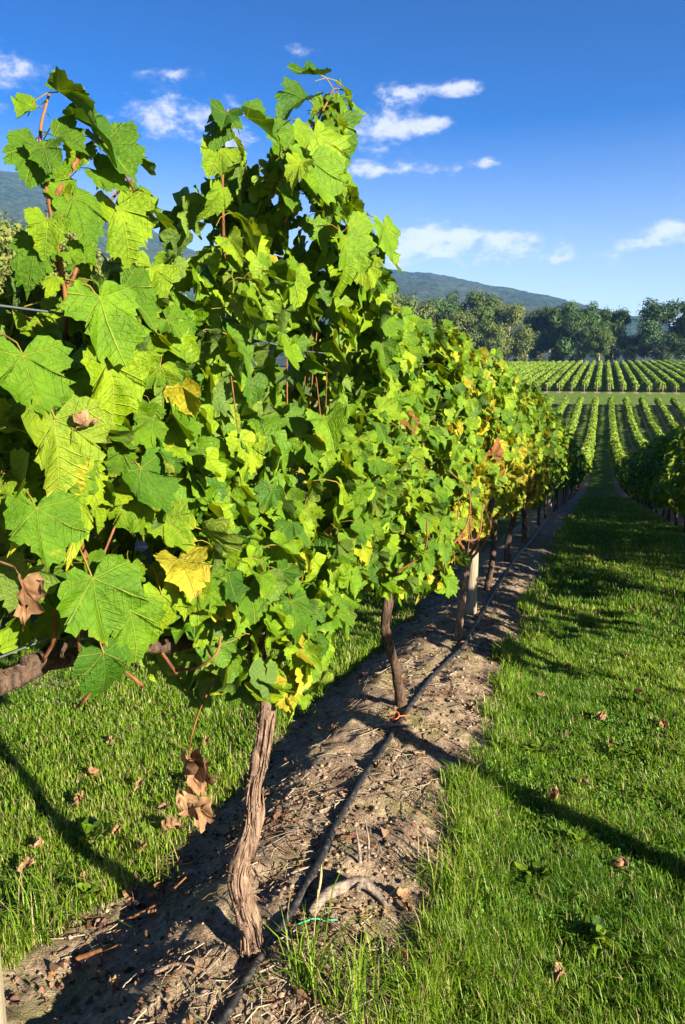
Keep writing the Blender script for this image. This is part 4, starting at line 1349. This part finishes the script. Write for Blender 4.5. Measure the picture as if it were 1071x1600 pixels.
Y = 1.6 * (6 / 1.6) ** r.random(n); X = np.where(r.random(n) < .7, r.uniform(-.5, 1.2, n), r.uniform(-3.6, -1.6, n))
px, py, dd = proj(np.column_stack([X, Y, gz(X, Y, False)]))
k = (r.random(n) > soil_mask(X, Y) * .93) & (fbm(X * 1.5, Y * 1.5, seed=98, oct=4) > .10) & (px > -20) & (px < IMG_W + 20) & (dd > .2)
X, Y = X[k], Y[k]; n = len(X)
cc = np.array((.055, .135, .012))[None] * r.uniform(.6, 1.7, (n, 1))
me = mass_mesh('clover', np.column_stack([X, Y, gz(X, Y) + r.uniform(.012, .055, n)]), frames(np.column_stack([r.normal(.1, .35, n), r.normal(-.1, .35, n), np.ones(n)]), r.normal(0, 1, (n, 3))), r.uniform(.007, .015, n), np.column_stack([cc, np.ones(n)]), LOW, MAT['grass'])
tag(link('clover', me), 'clover spreading in patches through the lane grass', 'clover', kind='stuff')
# moss and seedling specks on the soil
r = np.random.default_rng(6)
Xm, Ym = r.uniform(-1.0, -.35, 1500), 1.6 + 5 * r.random(1500)
k = (soil_mask(Xm, Ym) > .5) & (fbm(Xm * 3, Ym * 3, seed=95) > .05)
Vm, Fm, Cm = blades(Xm[k], Ym[k], np.full(k.sum(), .014), np.full(k.sum(), .0028), r, .2, .9)
o = link('seedlings', make_mesh('seedlings', Vm, Fm, MAT['grass'], Cm))
tag(o, 'tiny green seedlings and moss on the sunlit soil', 'seedlings', kind='stuff')

LITTER = [(-1.55, 2.2), (-1.60, 2.28), (-1.5, 2.32), (-1.66, 2.2), (-1.5, 2.1), (-.60, 2.38), (-.55, 2.33), (-.70, 2.24), (-.66, 2.12), (-.52, 2.1), (-.93, 3.2), (-.75, 3.4),
          (-.5, 2.78), (-.46, 3.05), (-.42, 2.2), (-.6, 4.1), (-.55, 4.6), (-1.3, 3.6), (-1.38, 2.9), (-1.2, 2.3), (-1.52, 1.8), (-1.42, 1.75), (-.8, 5.0), (-.6, 5.6), (-.5, 6.4), (-.62, 7.1)]
LAWN = [(-.01, 2.25), (.02, 3.5), (-.05, 4.05), (.1, 4.3), (.16, 4.0), (-.12, 5.4), (.3, 5.8), (.34, 4.9), (.05, 6.4), (.4, 7.4), (-.25, 4.5), (-1.95, 2.5), (-1.85, 2.75), (-2.1, 2.9), (-1.78, 2.45), (-2.2, 2.3), (-2.5, 3.2), (-2.0, 3.4), (-1.9, 2.2), (-2.3, 2.7), (-2.15, 2.15), (-1.75, 2.6), (-2.4, 2.9), (-1.85, 3.0), (.2, 2.9), (-.1, 3.3), (.45, 4.4)]
def leaf_place(x, y):
    if x < -1.7: return 'dry leaves in the grass behind the vines', 'curled brown vine leaf in the sunlit grass behind the tallest vine'
    if x < -1.1: return 'dry leaves in the dark hollow', 'curled brown vine leaf in the dark hollow behind the peeling trunk'
    if x > -.3: return 'dry leaves in the grass lane', 'curled brown vine leaf lying in the grass lane'
    if y < 2.6: return 'dry leaves round the weathered wood', 'curled brown vine leaf on soil near the bleached old wood'
    return 'dry leaves along the soil strip', 'curled brown vine leaf on the soil strip between hose and lane'


for pts in (LITTER, LAWN):
    for (x, y) in pts:
        grp, lab = leaf_place(x, y)
        o = bpy.data.objects.new('fallen_leaf', DRY[random.randrange(6)])
        s = random.uniform(.045, .085)
        f1 = frames(np.array([[random.gauss(0, .4), random.gauss(0, .4), 1]]), np.array([[random.gauss(0, 1), random.gauss(0, 1), 0.0]]))[0]
        M = np.eye(4); M[:3, :3] = f1 * s; M[:3, 3] = (x, y, float(gz(x, y)) + (.05 if 'grass' in grp else .014))
        o.matrix_basis = Matrix(M.tolist())
        COL.objects.link(o)
        tag(o, lab, 'fallen leaf', grp)


def stick(pts, rad, mat, name, label, cat, lift=.012, bark=.12, sides=9, seed=1, group=None):
    P = np.array([(x, y, float(gz(x, y)) + lift + dz) for x, y, dz in pts])
    a = Acc(); a.add(*tube(resample(P, 34), rad, sides, bark=bark, seed=seed))
    base = P[0]
    o = link(name, a.mesh(name, MAT[mat], smooth=True, off=base), None, base)
    return tag(o, label, cat, group)


rt = stick([(-.875, 2.165, .0), (-.845, 2.235, .012), (-.80, 2.295, .02), (-.74, 2.335, .018), (-.68, 2.335, .004), (-.63, 2.30, -.008)], [.017, .018, .023, .018, .013, .008], 'grey_wood', 'dead_root',
           'bleached twisted piece of old vine wood lying on the soil', 'driftwood', seed=8, sides=16, bark=.16, lift=.02)
kn = Acc(); kn.add(*tube(np.array([(-.745, 2.32, -.01), (-.738, 2.30, -.006), (-.732, 2.283, -.002)]) + [0, 0, float(gz(-.75, 2.29)) + .048], [.014, .012, .008], 9, bark=.1))
link('knot', kn.mesh('knot', MAT['grey_wood'], smooth=True, off=np.array(rt.location)), rt)
stick([(-.79, 2.49, .0), (-.80, 2.50, .055), (-.82, 2.52, .115)], [.007, .006, .003], 'grey_wood', 'split_stake', 'splintered pale wood stake standing in the soil', 'stake', seed=3)
stick([(-.765, 2.52, .0), (-.772, 2.54, .07), (-.79, 2.55, .15)], [.005, .004, .002], 'grey_wood', 'split_stake', 'thinner longer splinter of wood beside the splintered stake', 'stake', seed=4)
stick([(-.92, 2.62, .0), (-.84, 2.63, .01), (-.76, 2.60, .0)], [.006, .004], 'cane', 'pruned_cane', 'short cane crossing beside the hose', 'cane', group='pruned canes')
stick([(-.70, 2.85, .0), (-.56, 2.78, .012), (-.44, 2.70, .0)], [.006, .003], 'grey_wood', 'pruned_cane', 'long pale cane on the mossy soil before the lawn', 'cane', group='pruned canes')
stick([(-1.60, 2.08, .01), (-1.5, 2.14, .02), (-1.43, 2.24, .05)], [.005, .003], 'cane', 'pruned_cane', 'red cane among brown leaves in the dark hollow', 'cane', group='pruned canes')
stick([(-1.66, 1.86, .01), (-1.58, 1.9, .015), (-1.52, 1.94, .01)], [.008, .006], 'cane', 'pruned_cane', 'thick orange cane piece at the edge of the grass', 'cane', group='pruned canes')
stick([(-.92, 1.93, .02), (-.82, 1.96, .05), (-.74, 2.03, .02)], [.010, .007, .004], 'vine_bark', 'pruned_cane', 'arched brown cane behind the long grass tuft', 'cane', group='pruned canes')
stick([(-1.06, 3.62, .01), (-.98, 3.63, .02), (-.86, 3.66, .01)], [.008, .006], 'grey_wood', 'pruned_cane', 'pale stick lying at the foot of the thin dark trunk', 'cane', group='pruned canes')
stick([(-.50, 2.0, .01), (-.56, 2.06, .02), (-.57, 2.15, .01)], [.004, .003], 'grey_wood', 'pruned_cane', 'forked grey twig near the lawn below the weathered wood', 'cane', group='pruned canes')
stick([(-1.25, 1.75, .01), (-1.18, 1.79, .02), (-1.08, 1.8, .01)], [.006, .004], 'vine_bark', 'pruned_cane', 'brown twig on the lit soil before the peeling trunk', 'cane', group='pruned canes')
th = np.linspace(0, 6.283, 28)
ring = np.column_stack([-.985 + .026 * np.cos(th), 3.72 + .022 * np.sin(th), float(gz(-.985, 3.72)) + .035 + .012 * np.sin(th)])
a = Acc(); a.add(*tube(np.vstack([ring, [ring[-1] + (.05, .05, -.01)]]), .0032, 6))
tag(link('plastic_tie', a.mesh('plastic_tie', MAT['orange_tie'], smooth=True)), 'orange plastic tie lying at the foot of the thin trunk', 'tie')
a = Acc()
gp = np.array([(-.90, 2.10), (-.87, 2.115), (-.85, 2.13), (-.82, 2.15), (-.795, 2.14), (-.77, 2.16)])
gp3 = np.column_stack([gp, gz(gp[:, 0], gp[:, 1]) + np.array([.012, .022, .03, .012, .02, .014])])
a.add(*tube(resample(gp3, 20), .0032, 4))
tag(link('green_tape', a.mesh('green_tape', MAT['green_tape'])), 'scrap of green tying tape below the weathered vine wood', 'tape')
